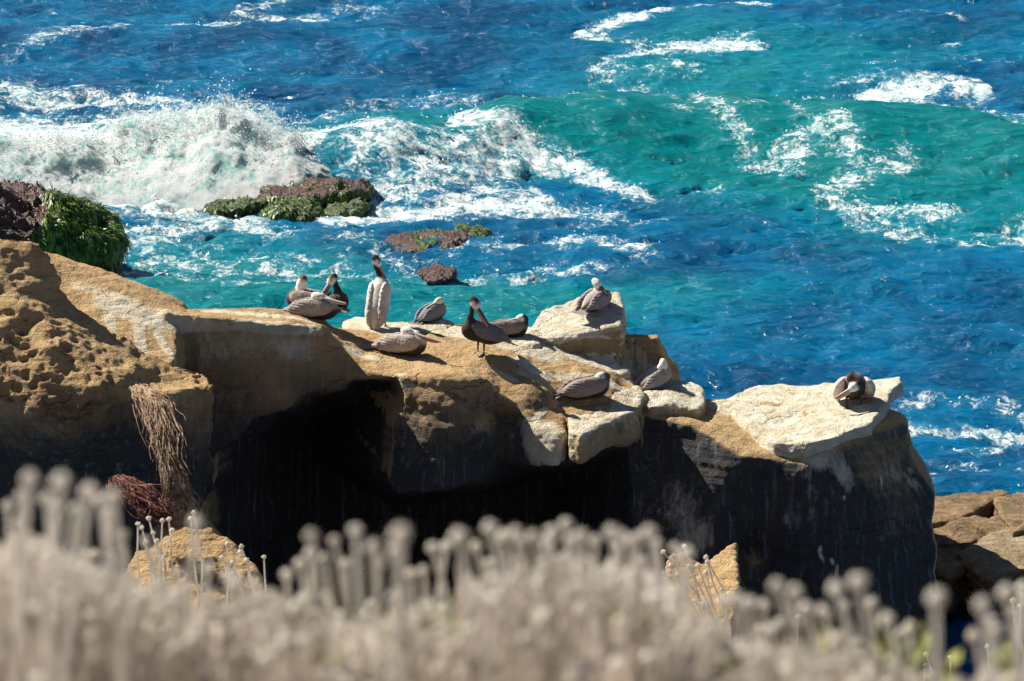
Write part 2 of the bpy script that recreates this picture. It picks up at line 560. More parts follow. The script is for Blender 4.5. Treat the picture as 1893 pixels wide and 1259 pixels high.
D_BOX = elev([(1120, 616, 55.2), (1157, 619, 55.2), (1221, 621, 55.2), (1224, 648, 55.2), (1240, 700, 55.2), (1262, 730, 55.2), (1262, 900, 55.2), (1120, 900, 55.2)])
HOLLOW = at(34, 492, 50.0)


def headland(X, Y, Z):
    x2, y2 = X[:, :, 0], Y[0, :, 0][None, :]
    xz, z2 = X[:, 0, :], Z[0, 0, :][None, :]
    def up(a): return a[:, :, None]
    def fr(a): return a[:, None, :]
    # L1
    f = smax(Z - up(H_L1(x2, y2)), fr(F_L1(xz, z2)) - Y, 0.25)
    f = smax(f, X - XM0, 0.08)
    f = smax(f, Y - 57.5, 0.3)
    # outcrop
    g = smax(Z - up(H_O(x2, y2)), fr(F_O(xz, z2)) - Y, 0.22)
    g = smax(g, up(sdpoly(x2, y2, P_O)), 0.10)
    hx = np.sqrt(((X - HOLLOW[0]) / 0.42) ** 2 + ((Y - HOLLOW[1] + 0.72) / 0.55) ** 2 + ((Z - HOLLOW[2] + 0.10) / 0.30) ** 2) - 1
    g = smax(g, -hx * 0.3, 0.06)
    f = smin(f, g, 0.06)
    # M
    g = smax(Z - up(H_M(x2, y2)), fr(F_M(xz, z2)) - Y, 0.13)
    g = smax(g, XM0 - 0.3 - X, 0.05); g = smax(g, X - XM1, 0.2); g = smax(g, Y - 58.5, 0.3)
    cv = np.maximum(fr(sdpoly(xz, z2, CAVE)) + 0.30 * np.maximum(Y - 52.0, 0), Y - 56.5)
    cv = np.maximum(cv, -(Y - 40))
    g = smax(g, -cv, 0.025)
    nt = np.maximum(up(sdpoly(x2, y2, NOTCH)), 0 * Z)
    g = smax(g, -nt, 0.02)
    f = smin(f, g, 0.05)
    # R
    g = smax(Z - up(H_R(x2, y2)), fr(F_R(xz, z2)) - Y, 0.16)
    g = smax(g, fr(sdpoly(xz, z2, E_R)), 0.05)
    g = smax(g, at(1180, 800, 53)[0] - X, 0.1)
    g = smax(g, Y - 57.0 + 0.0 * Z, 0.2)
    f = smin(f, g, 0.06)
    # dark block behind the terrace
    g = np.maximum(fr(sdpoly(xz, z2, D_BOX)), np.maximum(55.0 - Y, Y - 57.6))
    g = np.maximum(g, Z - at(1180, 618, 55.1)[2] + 0.45 * (Y - 55.2))
    f = smin(f, g, 0.03)
    return f


STROKES = []   # guano strokes: (points, radius, strength)


def strokes_mask(V, strokes):
    out = np.zeros(len(V))
    for pts, r, s in strokes:
        pts = np.array(pts)
        lo = pts.min(0) - 2.2 * r; hi = pts.max(0) + 2.2 * r
        m = ((V > lo) & (V < hi)).all(1)
        if not m.any(): continue
        Q = V[m]; d = np.full(len(Q), 1e9)
        if len(pts) == 1: d = np.linalg.norm(Q - pts[0], axis=1)
        for a, b in zip(pts[:-1], pts[1:]):
            ab = b - a; t = np.clip(((Q - a) @ ab) / (ab @ ab), 0, 1)
            d = np.minimum(d, np.linalg.norm(Q - a - t[:, None] * ab, axis=1))
        out[m] = np.maximum(out[m], s * (1 - sstep(0.35, 1.6, d / r)))
    return out


def S(r, s, *p): return ([at(*q) for q in p], r, s)


CLIFF_STROKES = [
    S(.25, .75, (400, 575, 52.9), (600, 592, 53)), S(.35, .42, (400, 640, 52), (590, 640, 52)), S(.12, .9, (345, 600, 52.1), (600, 605, 52.3)),
    S(.35, .7, (210, 560, 52.1), (300, 600, 51.9)), S(.10, .9, (200, 590, 51.7), (215, 650, 51)), S(.10, .95, (255, 590, 51.8), (262, 650, 51)),
    S(.08, .9, (290, 620, 51.6), (318, 668, 51)), S(.2, .6, (150, 540, 52.4), (330, 600, 52)),
    S(.3, 1.0, (640, 600, 54.8), (720, 610, 54.5)), S(.45, .95, (770, 610, 54.8), (900, 625, 54.4), (1000, 640, 54.1)),
    S(.14, .8, (640, 640, 52.9), (690, 660, 52.8)), S(.10, .95, (745, 700, 52.0), (765, 712, 51.9)),
    S(.16, 1.0, (960, 660, 53.4), (1010, 690, 53.2)), S(.07, .95, (905, 665, 53), (980, 735, 52.7), (1020, 750, 52.7)),
    S(.06, .95, (930, 662, 53.1), (1000, 715, 52.9), (1030, 745, 52.8)), S(.05, .9, (960, 680, 53.1), (1050, 730, 53)),
    S(.05, .95, (1010, 690, 53.4), (1070, 720, 53.2)), S(.06, 1.0, (1025, 745, 52.75), (985, 775, 52.1), (975, 800, 51.9)),
    S(.14, .8, (1040, 700, 53.4), (1150, 712, 53.6)), S(.26, .95, (1050, 660, 54.3), (1130, 690, 54.2), (1180, 712, 54.1)),
    S(.35, .75, (990, 780, 51.9), (1030, 850, 51.9)), S(.05, .8, (890, 800, 51.4), (885, 870, 51.4)), S(.3, .6, (1150, 640, 55.0), (1200, 720, 55)),
    S(.05, .9, (1150, 620, 55), (1165, 690, 55)), S(.3, .35, (860, 680, 52), (900, 760, 51.6)),
    S(.5, .66, (1230, 900, 52.4), (1280, 1000, 51.9)), S(.4, .62, (1330, 980, 51.7), (1350, 1080, 51.5)), S(.04, .8, (1355, 830, 52.5), (1395, 880, 52.3), (1398, 980, 52.4)),
    S(.035, .9, (1340, 845, 52.4), (1385, 890, 52.3), (1388, 1000, 52.4)), S(.2, .58, (1550, 850, 52.6), (1560, 900, 52.6)),
    S(.035, .9, (1620, 800, 53.3), (1630, 860, 53), (1625, 950, 52.9), (1640, 1000, 52.7)), S(.035, .9, (1640, 790, 53.5), (1650, 850, 53.1)),
    S(.1, .6, (1575, 980, 52.5), (1590, 1030, 52.4)), S(.035, .9, (1530, 940, 52.4), (1515, 1020, 52.1), (1530, 1060, 52)), S(.035, .9, (1560, 920, 52.4), (1550, 1020, 52.2), (1545, 1070, 52.1)),
    S(.035, .9, (1545, 930, 52.4), (1530, 1020, 52.2), (1548, 1060, 52)), S(.12, .4, (1680, 890, 53.5), (1700, 900, 53.5)),
    S(.05, .6, (1250, 860, 52.7), (1265, 930, 52.2), (1300, 1000, 51.6)), S(.05, .6, (1300, 880, 52.1), (1330, 960, 51.7)), S(.06, .55, (1215, 850, 52.9), (1225, 960, 52.5)),
    S(.12, .62, (1470, 900, 52.5), (1455, 960, 52.4)), S(.25, .38, (1600, 880, 52.8), (1680, 860, 53.5)), S(.2, .4, (1490, 870, 52.5), (1500, 980, 52.3)),
    S(.35, .7, (1330, 750, 54.5), (1440, 790, 53.6), (1520, 830, 52.5)),
]


def cliff_guano(V, N):
    g = strokes_mask(V, CLIFF_STROKES)
    return g * (0.55 + 0.45 * np.clip(fbm(V * 1.7, 2, 71) + 0.8, 0, 1.2))


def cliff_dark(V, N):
    # shade painted on front walls, overhangs and in the cave; damp towards the waterline
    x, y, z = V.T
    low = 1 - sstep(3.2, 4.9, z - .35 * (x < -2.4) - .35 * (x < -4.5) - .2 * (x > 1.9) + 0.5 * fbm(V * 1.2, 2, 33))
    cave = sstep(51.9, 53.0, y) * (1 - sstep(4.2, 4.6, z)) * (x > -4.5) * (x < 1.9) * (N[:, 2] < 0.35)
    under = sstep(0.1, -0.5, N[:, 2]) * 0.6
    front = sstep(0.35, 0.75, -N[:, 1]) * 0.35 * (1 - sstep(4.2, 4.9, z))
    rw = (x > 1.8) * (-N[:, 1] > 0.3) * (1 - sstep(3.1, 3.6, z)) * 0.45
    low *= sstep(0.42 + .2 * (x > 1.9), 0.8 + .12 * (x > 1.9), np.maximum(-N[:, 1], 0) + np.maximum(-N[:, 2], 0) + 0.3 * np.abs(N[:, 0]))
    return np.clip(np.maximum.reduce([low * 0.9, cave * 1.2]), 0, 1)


def honey_w(V):
    x, y, z = V.T
    xo = at(390, 700, 49.5)[0]
    w = (x < xo) * (y < 50.6) * sstep(4.2, 4.7, z) * (0.25 + 0.75 * sstep(-0.2, 0.4, fbm(V * 0.9, 2, 55)))
    return w


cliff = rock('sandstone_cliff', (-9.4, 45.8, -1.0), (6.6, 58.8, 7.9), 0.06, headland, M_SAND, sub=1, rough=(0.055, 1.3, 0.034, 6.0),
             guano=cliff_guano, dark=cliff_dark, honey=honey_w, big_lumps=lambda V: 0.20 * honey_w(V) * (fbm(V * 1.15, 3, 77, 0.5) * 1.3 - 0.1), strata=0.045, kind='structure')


# ------------------------------------------------------------------ loose slabs
def slab_field(outline, top, thick, taper=0.0, rnd=0.06, bottom=None):
    P = plan(outline); T = top_surface(top)
    B = top_surface(bottom) if bottom else None
    def f(X, Y, Z):
        x2, y2 = X[:, :, 0], Y[0, :, 0][None, :]
        d = sdpoly(x2, y2, P)[:, :, None]
        t = T(x2, y2)[:, :, None]
        b = (B(x2, y2)[:, :, None] if B else t - thick)
        g = smax(d + taper * (t - Z), Z - t, rnd)
        return smax(g, b - Z, rnd)
    Q = np.array([at(*p) for p in outline])
    lo = Q.min(0) - 0.35; hi = Q.max(0) + 0.35
    lo[2] -= thick + 0.3
    return f, lo, hi


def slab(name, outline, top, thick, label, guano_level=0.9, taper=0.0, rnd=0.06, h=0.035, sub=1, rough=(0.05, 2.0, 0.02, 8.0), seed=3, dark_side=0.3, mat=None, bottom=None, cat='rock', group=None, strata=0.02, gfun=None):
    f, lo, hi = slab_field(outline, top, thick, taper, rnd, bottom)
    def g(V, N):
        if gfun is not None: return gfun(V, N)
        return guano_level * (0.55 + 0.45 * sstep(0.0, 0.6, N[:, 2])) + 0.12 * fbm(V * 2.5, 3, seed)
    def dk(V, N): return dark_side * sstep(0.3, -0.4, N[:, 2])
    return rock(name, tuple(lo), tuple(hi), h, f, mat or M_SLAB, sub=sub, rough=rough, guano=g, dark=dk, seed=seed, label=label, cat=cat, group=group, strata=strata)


slab('rock_slab', [(1052, 802, 51.75), (1073, 806, 51.6), (1120, 786, 52.2), (1180, 764, 52.85), (1192, 740, 53.5), (1180, 720, 53.9), (1100, 735, 53.4), (1050, 770, 52.6)],
     [(1052, 797, 51.75), (1073, 801, 51.7), (1180, 745, 53.1), (1188, 722, 53.7), (1100, 737, 53.1), (1050, 765, 52.55)], 0.42,
     'cream guano-crusted rock block with a square shaded end below the lying pelican, right of a narrow crack', 0.5, rnd=0.06, seed=5, rough=(0.08, 1.8, 0.03, 7),
     bottom=[(1052, 848, 51.75), (1073, 856, 51.7), (1180, 806, 53.0), (1190, 780, 53.9), (1050, 820, 52.7)])
slab('rock_slab', [(1183, 740, 53.4), (1200, 770, 53.2), (1290, 768, 53.5), (1306, 745, 54.0), (1298, 716, 54.7), (1240, 706, 54.9), (1186, 712, 54.6)],
     [(1190, 738, 53.5), (1296, 758, 53.6), (1300, 722, 54.4), (1190, 714, 54.3), (1240, 710, 54.6), (1240, 745, 53.5)], 0.42,
     'pale squared rock block with one pelican on its left end and a blue-shaded front', 0.62, rnd=0.06, seed=8, rough=(0.08, 1.8, 0.03, 7),
     bottom=[(1190, 812, 53.3), (1300, 796, 53.7), (1250, 806, 53.4), (1240, 775, 55)])
slab('rock_slab', [(1325, 738, 54.9), (1400, 719, 55.9), (1440, 712, 56.1), (1530, 714, 56.0), (1600, 706, 55.7), (1666, 698, 55.7), (1667, 708, 55.2), (1650, 722, 54.7),
                   (1640, 748, 53.9), (1612, 788, 53.0), (1575, 790, 52.9), (1550, 812, 52.7), (1490, 826, 52.45), (1430, 822, 52.6), (1395, 800, 53.1), (1350, 770, 53.9)],
     [(1330, 740, 54.7), (1400, 720, 55.7), (1530, 714, 55.8), (1600, 708, 55.4), (1662, 700, 55.4), (1640, 740, 54.0), (1612, 772, 53.2), (1550, 795, 52.9),
      (1490, 815, 52.6), (1430, 812, 52.8), (1370, 780, 53.6), (1480, 760, 54.0), (1580, 745, 54.1)], 0.24,
     'broad white guano-covered rock plate jutting over the dark wall at the right end, one pelican standing on it', 1.0, rnd=0.05, rough=(0.06, 1.8, 0.025, 7), seed=12, h=0.04)
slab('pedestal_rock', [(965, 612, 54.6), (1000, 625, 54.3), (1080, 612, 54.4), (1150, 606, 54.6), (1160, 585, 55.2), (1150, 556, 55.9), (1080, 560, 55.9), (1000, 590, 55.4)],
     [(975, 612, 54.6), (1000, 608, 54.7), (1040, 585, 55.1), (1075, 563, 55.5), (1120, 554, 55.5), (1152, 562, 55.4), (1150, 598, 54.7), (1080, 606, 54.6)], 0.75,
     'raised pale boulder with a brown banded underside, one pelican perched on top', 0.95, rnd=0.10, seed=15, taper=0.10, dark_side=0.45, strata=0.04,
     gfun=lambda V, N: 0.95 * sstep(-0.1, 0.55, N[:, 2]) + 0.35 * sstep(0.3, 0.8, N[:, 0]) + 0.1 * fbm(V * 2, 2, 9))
for (ol, lab, sd) in (
    ([(625, 600, 55.1), (650, 588, 55.5), (700, 588, 55.4), (712, 600, 55.0), (690, 610, 54.5), (640, 612, 54.6)], 'low white lumpy rock left of the tall standing pelican, at the seaward edge', 21),
    ([(745, 605, 55.0), (770, 590, 55.5), (815, 588, 55.5), (845, 600, 55.2), (838, 612, 54.6), (790, 615, 54.3), (755, 614, 54.5)], 'white crusted rock mound under the small sitting pelican with a yellow head', 22),
    ([(930, 640, 54.2), (960, 612, 54.9), (1000, 604, 55.2), (1010, 625, 54.6), (1000, 648, 54.0), (960, 655, 53.8)], 'speckled white rock hump just left of the raised pale boulder', 23),
    ([(1040, 672, 54.2), (1080, 655, 54.7), (1130, 660, 54.7), (1175, 692, 54.3), (1150, 702, 53.9), (1090, 692, 53.9)], 'rough white crusted hump below the raised boulder, behind the lying brown pelican', 24),
    ):
    slab('white_rock', ol, [(p[0], p[1] - 7, p[2]) for p in ol], 0.4, lab, 1.0, rnd=0.16, seed=sd, taper=0.3, h=0.035, rough=(0.06, 2.6, 0.03, 9), strata=0, group=None)

# sandy slope and boulders below, in front of the cave
FS = [(235, 1010, 47.6), (300, 940, 48.1), (345, 928, 48.2), (400, 960, 47.9), (440, 1000, 47.6), (490, 1050, 47.2), (510, 1120, 46.6), (300, 1150, 45.9), (200, 1150, 46)]
f_s, lo_s, hi_s = slab_field(FS, [(p[0], p[1], p[2]) for p in FS] + [(330, 1020, 47.2)], 5.2, 0.25, 0.2)
rock('sandy_slope', tuple(lo_s), tuple(hi_s), 0.05, f_s, M_SAND, rough=(0.09, 1.6, 0.05, 6), kind='structure', seed=31, guano=lambda V, N: 0 * V[:, 0] + 0.05)
FB = [(1228, 1030, 50.0), (1250, 1012, 50.3), (1300, 1040, 50.2), (1340, 1010, 50.4), (1362, 998, 50.4), (1368, 1080, 49.5), (1350, 1200, 48.6), (1230, 1180, 48.7)]
f_s, lo_s, hi_s = slab_field(FB, FB + [(1300, 1100, 49.5)], 3.4, 0.05, 0.05)
rock('sunlit_boulder', tuple(lo_s), tuple(hi_s), 0.05, f_s, M_SAND, rough=(0.05, 1.6, 0.03, 8), seed=33,
     label='yellow sunlit jagged boulder at the foot of the dark wall, behind thin stalks', cat='boulder')

# tidal ledges at the lower right
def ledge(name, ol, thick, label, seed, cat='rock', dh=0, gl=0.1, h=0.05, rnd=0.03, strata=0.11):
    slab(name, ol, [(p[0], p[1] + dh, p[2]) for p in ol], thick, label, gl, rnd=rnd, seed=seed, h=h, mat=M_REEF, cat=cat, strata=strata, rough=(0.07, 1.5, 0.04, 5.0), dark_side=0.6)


ledge('tidal_ledge', [(1700, 925, 58.8), (1790, 912, 59.6), (1840, 905, 60.4), (1870, 908, 60.3), (1800, 945, 58.0), (1760, 960, 57.4), (1700, 968, 57.2)], 1.6,
      'long flat brown tidal ledge running behind the dark headland wall to the water', 51)
ledge('tidal_ledge', [(1835, 920, 59.0), (1880, 906, 60.2), (2050, 905, 60.6), (2050, 985, 56.8), (1900, 1000, 56.2), (1860, 985, 56.6)], 1.7,
      'dark fissured rock mass at the right edge above the fallen slabs', 52, h=0.06)
ledge('tidal_rock', [(1715, 975, 57.0), (1800, 955, 57.8), (1860, 960, 57.6), (1845, 985, 56.7), (1800, 1000, 56.2), (1715, 1005, 56.1)], 1.1,
      'middle flat brown shelf rock between the upper ledge and the big pale boulder', 53)
ledge('tidal_rock', [(1722, 1020, 55.5), (1775, 1012, 55.8), (1790, 1035, 55.2), (1755, 1062, 54.4), (1722, 1055, 54.6)], 0.7,
      'small brown shelf rock tucked against the foot of the headland wall', 54)
ledge('tidal_boulder', [(1770, 1022, 55.2), (1830, 985, 56.3), (1920, 960, 57.2), (2010, 960, 57.2), (2010, 1030, 55.2), (1880, 1050, 54.6), (1825, 1068, 54.2), (1800, 1050, 54.6)], 1.15,
      'big pale weathered boulder with a rough broken front at the right edge', 55, cat='boulder', gl=0.4)
ledge('tidal_boulder', [(1882, 1072, 53.6), (1930, 1062, 53.9), (1960, 1080, 53.4), (1890, 1100, 53.0)], 0.6,
      'rounded tan boulder cut off by the right edge below the big pale one', 56, cat='boulder')
ledge('tidal_rock', [(1800, 975, 57.1), (1840, 962, 57.5), (1880, 985, 56.6), (1850, 1000, 56.2)], 0.5, 'tilted split plate of rock lying above the big pale boulder', 57, dh=-8)
ledge('tidal_rock', [(1868, 1000, 56.1), (1905, 960, 57.3), (1960, 965, 57.0), (1930, 985, 56.5)], 0.5, 'dark wedge of broken rock leaning at the right edge', 58, dh=-12)
# ------------------------------------------------------------------ the sea
def ocean_tile(n, L, wind, peak, rms, seed, spread=2.0, cut=0.0):
    r = np.random.default_rng(seed)
    k1 = np.fft.fftfreq(n, L / n) * 2 * np.pi
    kx, ky = np.meshgrid(k1, k1, indexing='ij')
    k = np.hypot(kx, ky); k[0, 0] = 1
    kp = 2 * np.pi / peak
    cosw = (kx * math.cos(wind) + ky * math.sin(wind)) / k
    P = np.exp(-1.25 * (kp / k) ** 2) / k ** 3.6 * (0.12 + np.abs(cosw) ** spread)
    P[0, 0] = 0
    A = np.sqrt(P) * (r.normal(size=k.shape) + 1j * r.normal(size=k.shape))
    h = np.real(np.fft.ifft2(A)); s = rms / h.std()
    dx = np.real(np.fft.ifft2(-1j * kx / k * A)) * s; dy = np.real(np.fft.ifft2(-1j * ky / k * A)) * s
    return h * s, dx, dy


def sample(T, L, x, y):
    n = T.shape[0]
    u = (x / L * n) % n; v = (y / L * n) % n
    i = np.floor(u).astype(int); j = np.floor(v).astype(int); fu = u - i; fv = v - j
    i %= n; j %= n; i2 = (i + 1) % n; j2 = (j + 1) % n
    return T[i, j] * (1 - fu) * (1 - fv) + T[i2, j] * fu * (1 - fv) + T[i, j2] * (1 - fu) * fv + T[i2, j2] * fu * fv


WIND = math.radians(-78)
T1 = ocean_tile(512, 61.0, WIND, 8.0, 0.095, 3, 3.0)
T2 = ocean_tile(512, 23.0, WIND + 0.35, 1.8, 0.042, 5, 2.2)


def wpoly(pts): return np.array([on_z(*p)[:2] for p in pts])


CREST = np.array([on_z(px, py, z)[:2] for px, py, z in [(-900, 225, 1.9), (-300, 225, 1.9), (0, 222, 1.9), (200, 215, 1.9), (400, 196, 2.1), (560, 205, 1.9), (760, 210, 1.5), (1000, 204, 1.3),
                                                       (1300, 198, 1.1), (1500, 200, 1.0), (1700, 215, .9), (1893, 245, .8), (2600, 260, .7)]])
AMP = np.array([.6, .6, .6, .6, .7, 1.1, 1.6, 1.35, 1.15, 1.05, 1.0, .9, .7])


def swell(x, y):
    yc = np.interp(x, CREST[:, 0], CREST[:, 1]) + 0.7 * np.sin(x * 0.5) + 0.35 * np.sin(x * 1.13 + 1)
    A = np.interp(x, CREST[:, 0], AMP) * (1 + 0.10 * np.sin(x * 0.8) + 0.07 * np.sin(x * 1.9 + 2))
    t = y - yc
    w = np.where(t < 0, np.interp(x, [-15, -6, 0, 15], [1.9, 2.1, 2.8, 3.3]), 5.5)
    s1 = A * np.exp(-(t / w) ** 2)
    # longer low swells farther out
    s2 = 0.22 * np.sin((y + 0.25 * x) / 13.0 * 2 * np.pi + 0.8 * np.sin(x * 0.11)) * sstep(98, 110, y)
    s3 = 0.10 * np.sin((y + 0.15 * x) / 7.0 * 2 * np.pi + 0.6 * np.sin(x * 0.21)) * sstep(96, 88, y) * sstep(56, 62, y)
    return s1 + s2 + s3, s1, t


# foam: (picture points of the streak on the water, half width across, half width in depth [m], strength)
FOAM = [
    ([(0, 245), (120, 240), (300, 225), (430, 215)], 1.6, 2.2, 1.0), ([(-300, 300), (0, 300), (250, 300), (440, 290)], 1.3, 5.5, 1.6), ([(-600, 235), (-200, 235), (0, 225)], 2, 4, 1.0),
    ([(-300, 150), (0, 172), (120, 188), (300, 195)], 0.8, 1.6, .85), ([(250, 160), (330, 158)], .5, 1.2, .6), ([(560, 300), (640, 318), (740, 330)], .7, 1.6, .95),
    ([(560, 240), (640, 262), (760, 268), (860, 290)], .4, .7, .95), ([(600, 275), (660, 300)], .6, 1.6, .8), ([(840, 300), (930, 310), (1060, 325), (1130, 350), (1190, 362)], .45, 1.1, 1.0), ([(690, 345), (820, 335), (940, 330)], .9, 2.2, .95),
    ([(620, 400), (740, 395), (860, 385), (1000, 385), (1100, 396)], .8, 1.6, 1.0), ([(720, 370), (850, 350), (980, 375)], .9, 1.8, .85), ([(560, 330), (640, 320), (720, 340)], .8, 1.3, 1.0),
    ([(0, 350), (150, 355), (400, 350)], 1.2, 1.5, .66), ([(120, 385), (260, 378), (420, 385)], 1.2, 1.6, .62), ([(150, 405), (250, 400), (330, 420)], .7, .8, .66),
    ([(235, 455), (330, 440), (430, 428), (500, 440)], .9, 1.4, .85), ([(200, 500), (300, 480), (420, 490), (560, 500), (680, 520)], .9, 2.2, .66), ([(250, 520), (330, 530)], .8, 1.2, .8),
    ([(470, 374), (560, 384), (700, 376)], .5, .7, .85), ([(700, 468), (790, 476), (900, 464)], .35, .4, .62), ([(228, 505), (236, 470), (226, 430)], .3, .8, .8), ([(770, 492), (840, 494)], .3, .3, .6), ([(440, 545), (520, 535)], .6, .7, .6), ([(640, 525), (740, 520), (860, 510), (920, 500)], .5, .7, .68), ([(900, 462), (980, 452), (1080, 450), (1190, 466)], .5, .9, .82),
    ([(960, 505), (1040, 492), (1130, 485)], .4, .6, .7), ([(1060, 420), (1140, 410), (1200, 415)], .4, .6, .6), ([(640, 450), (700, 465), (760, 490)], .6, .8, .62),
    ([(1075, 60), (1110, 48), (1180, 35), (1250, 25), (1310, 14)], .28, 1.1, 1.0), ([(1075, 58), (1090, 72), (1125, 82)], .25, .9, .95), ([(1180, 108), (1240, 95), (1310, 85), (1380, 74)], .45, 2.4, 1.0),
    ([(1200, 95), (1150, 75), (1200, 70)], .3, 1.0, .8), ([(1110, 130), (1150, 118), (1200, 108)], .4, 1.6, .85), ([(1120, 140), (1200, 140), (1280, 135)], .5, 1.2, .66), ([(1040, 180), (1120, 165), (1200, 160)], .6, 1.5, .68),
    ([(1350, 8), (1400, 8)], .35, 2.0, .95), ([(800, 205), (960, 200), (1100, 190)], .8, 1.3, .66), ([(560, 222), (700, 212), (860, 205)], .7, 1.0, .6),
    ([(1390, 188), (1450, 192), (1510, 190)], .35, 1.3, 1.3), ([(1600, 182), (1680, 170), (1740, 165), (1810, 172)], .5, 1.4, 1.05), ([(1560, 160), (1640, 155)], .5, 1.0, .66),
    ([(1745, 195), (1820, 208), (1893, 228), (1950, 240)], .5, 1.8, .92), ([(1760, 245), (1850, 255), (1893, 262)], .5, 1.0, .7), ([(1590, 130), (1650, 128)], .5, 1.0, .66), ([(1550, 210), (1600, 205)], .4, .8, .6),
    ([(1290, 232), (1330, 262), (1370, 290), (1400, 312)], .35, 1.0, .8), ([(1360, 262), (1400, 250)], .3, .7, .66), ([(1450, 242), (1480, 270)], .3, 1.0, .72), ([(1240, 268), (1275, 262)], .3, .6, .75), ([(1230, 225), (1250, 230)], .3, .6, .66),
    ([(1440, 312), (1500, 298), (1560, 290), (1580, 310)], .45, 1.6, .86), ([(1530, 370), (1560, 345), (1620, 328), (1680, 320)], .4, 1.2, .8), ([(1540, 370), (1600, 385), (1690, 392), (1760, 388)], .4, 1.5, .95),
    ([(1590, 400), (1650, 420), (1750, 445)], .45, 1.4, .76), ([(1780, 455), (1840, 450), (1893, 438), (1950, 430)], .4, .9, .85), ([(1820, 430), (1893, 415)], .4, .8, .7), ([(1310, 360), (1335, 350)], .3, .6, .7), ([(1400, 315), (1470, 325)], .4, .7, .66),
    ([(330, 48), (430, 40), (500, 28), (580, 32)], .55, 1.8, .86), ([(440, 18), (520, 5)], .4, 1.4, .75), ([(60, 80), (140, 68), (230, 58)], .6, 1.4, .72), ([(0, 98), (60, 84)], .5, 1.2, .6), ([(620, 15), (700, 22)], .5, 1.5, .6), ([(1640, 15), (1700, 18)], .3, 1.0, .7),
    ([(1740, 35), (1760, 40)], .3, 1.2, .7), ([(1740, 80), (1770, 82)], .3, 1.0, .66), ([(1780, 100), (1893, 108)], .6, .8, .58), ([(500, 35), (470, 20)], .3, 1, .6),
    ([(1690, 810), (1760, 808), (1830, 800), (1893, 798)], .35, .45, .92), ([(1690, 765), (1750, 758), (1893, 772)], .5, .6, .62), ([(1780, 845), (1830, 838), (1893, 826)], .3, .3, .85), ([(1740, 870), (1800, 860)], .3, .3, .6), ([(1700, 890), (1893, 880)], .5, .3, .5),
]
TEAL = [  # (centre, half width [m], half depth [m], strength)
    ((1000, 260), 6.5, 3.5, 1.0), ((1300, 250), 6, 4, 1.0), ((1560, 255), 5, 4, .9), ((760, 250), 4, 3, 1.0), ((1450, 120), 5, 9, .8), ((1250, 60), 5, 9, .62), ((1150, 160), 5, 5, .7),
    ((1650, 360), 5, 7, .85), ((1400, 330), 5, 4, .72), ((1800, 300), 4, 6, .8), ((1700, 90), 5, 8, .3), ((860, 280), 2.5, 2.5, .9), ((300, 500), 4.5, 5, 1.0), ((420, 560), 5, 3.5, 1.1), ((700, 550), 5, 3.0, 1.0),
    ((950, 540), 5, 2.5, .8), ((560, 300), 6, 5, .6), ((1230, 540), 3.5, 2, .3), ((1500, 640), 6, 1.5, .12), ((200, 290), 8, 6, .6), ((1100, 330), 3, 2, .6), ((1880, 430), 3, 3, .7), ((350, 160), 4, 3, .35), ((800, 590), 6, 2, .8),
]


def sea_masks(x, y):
    wx = x + 0.35 * fbm(np.stack([x * .45, y * .25, 0 * x], 1), 3, 91)
    wy = y + 1.3 * fbm(np.stack([x * .45, y * .25, 0 * x + 5], 1), 3, 92)
    foam = np.zeros(len(x))
    for pts, ax, ay, s in FOAM:
        s = s * (.88 if s < 1 else .93) if s <= 1 else s
        P = wpoly(pts) / np.array([ax, ay]); qx, qy = wx / ax, wy / ay
        lo = P.min(0) - 2.2; hi = P.max(0) + 2.2
        m = (qx > lo[0]) & (qx < hi[0]) & (qy > lo[1]) & (qy < hi[1])
        if not m.any(): continue
        Q = np.stack([qx[m], qy[m]], 1); d = np.full(len(Q), 1e9)
        for a, b in zip(P[:-1], P[1:]):
            ab = b - a; t = np.clip(((Q - a) @ ab) / (ab @ ab), 0, 1)
            d = np.minimum(d, np.linalg.norm(Q - a - t[:, None] * ab, axis=1))
        foam[m] = np.maximum(foam[m], s * (1 - sstep(0.0, 1.9, d)))
    teal = np.zeros(len(x))
    for c, ax, ay, s in TEAL:
        c = on_z(*c)
        teal += s * np.exp(-(((wx - c[0]) / ax) ** 2 + ((wy - c[1]) / ay) ** 2))
    teal = teal * .88 + 0.32 * fbm(np.stack([x * .12, y * .07, 0 * x + 9], 1), 4, 95)
    return foam, np.clip(teal, 0, 1.15)


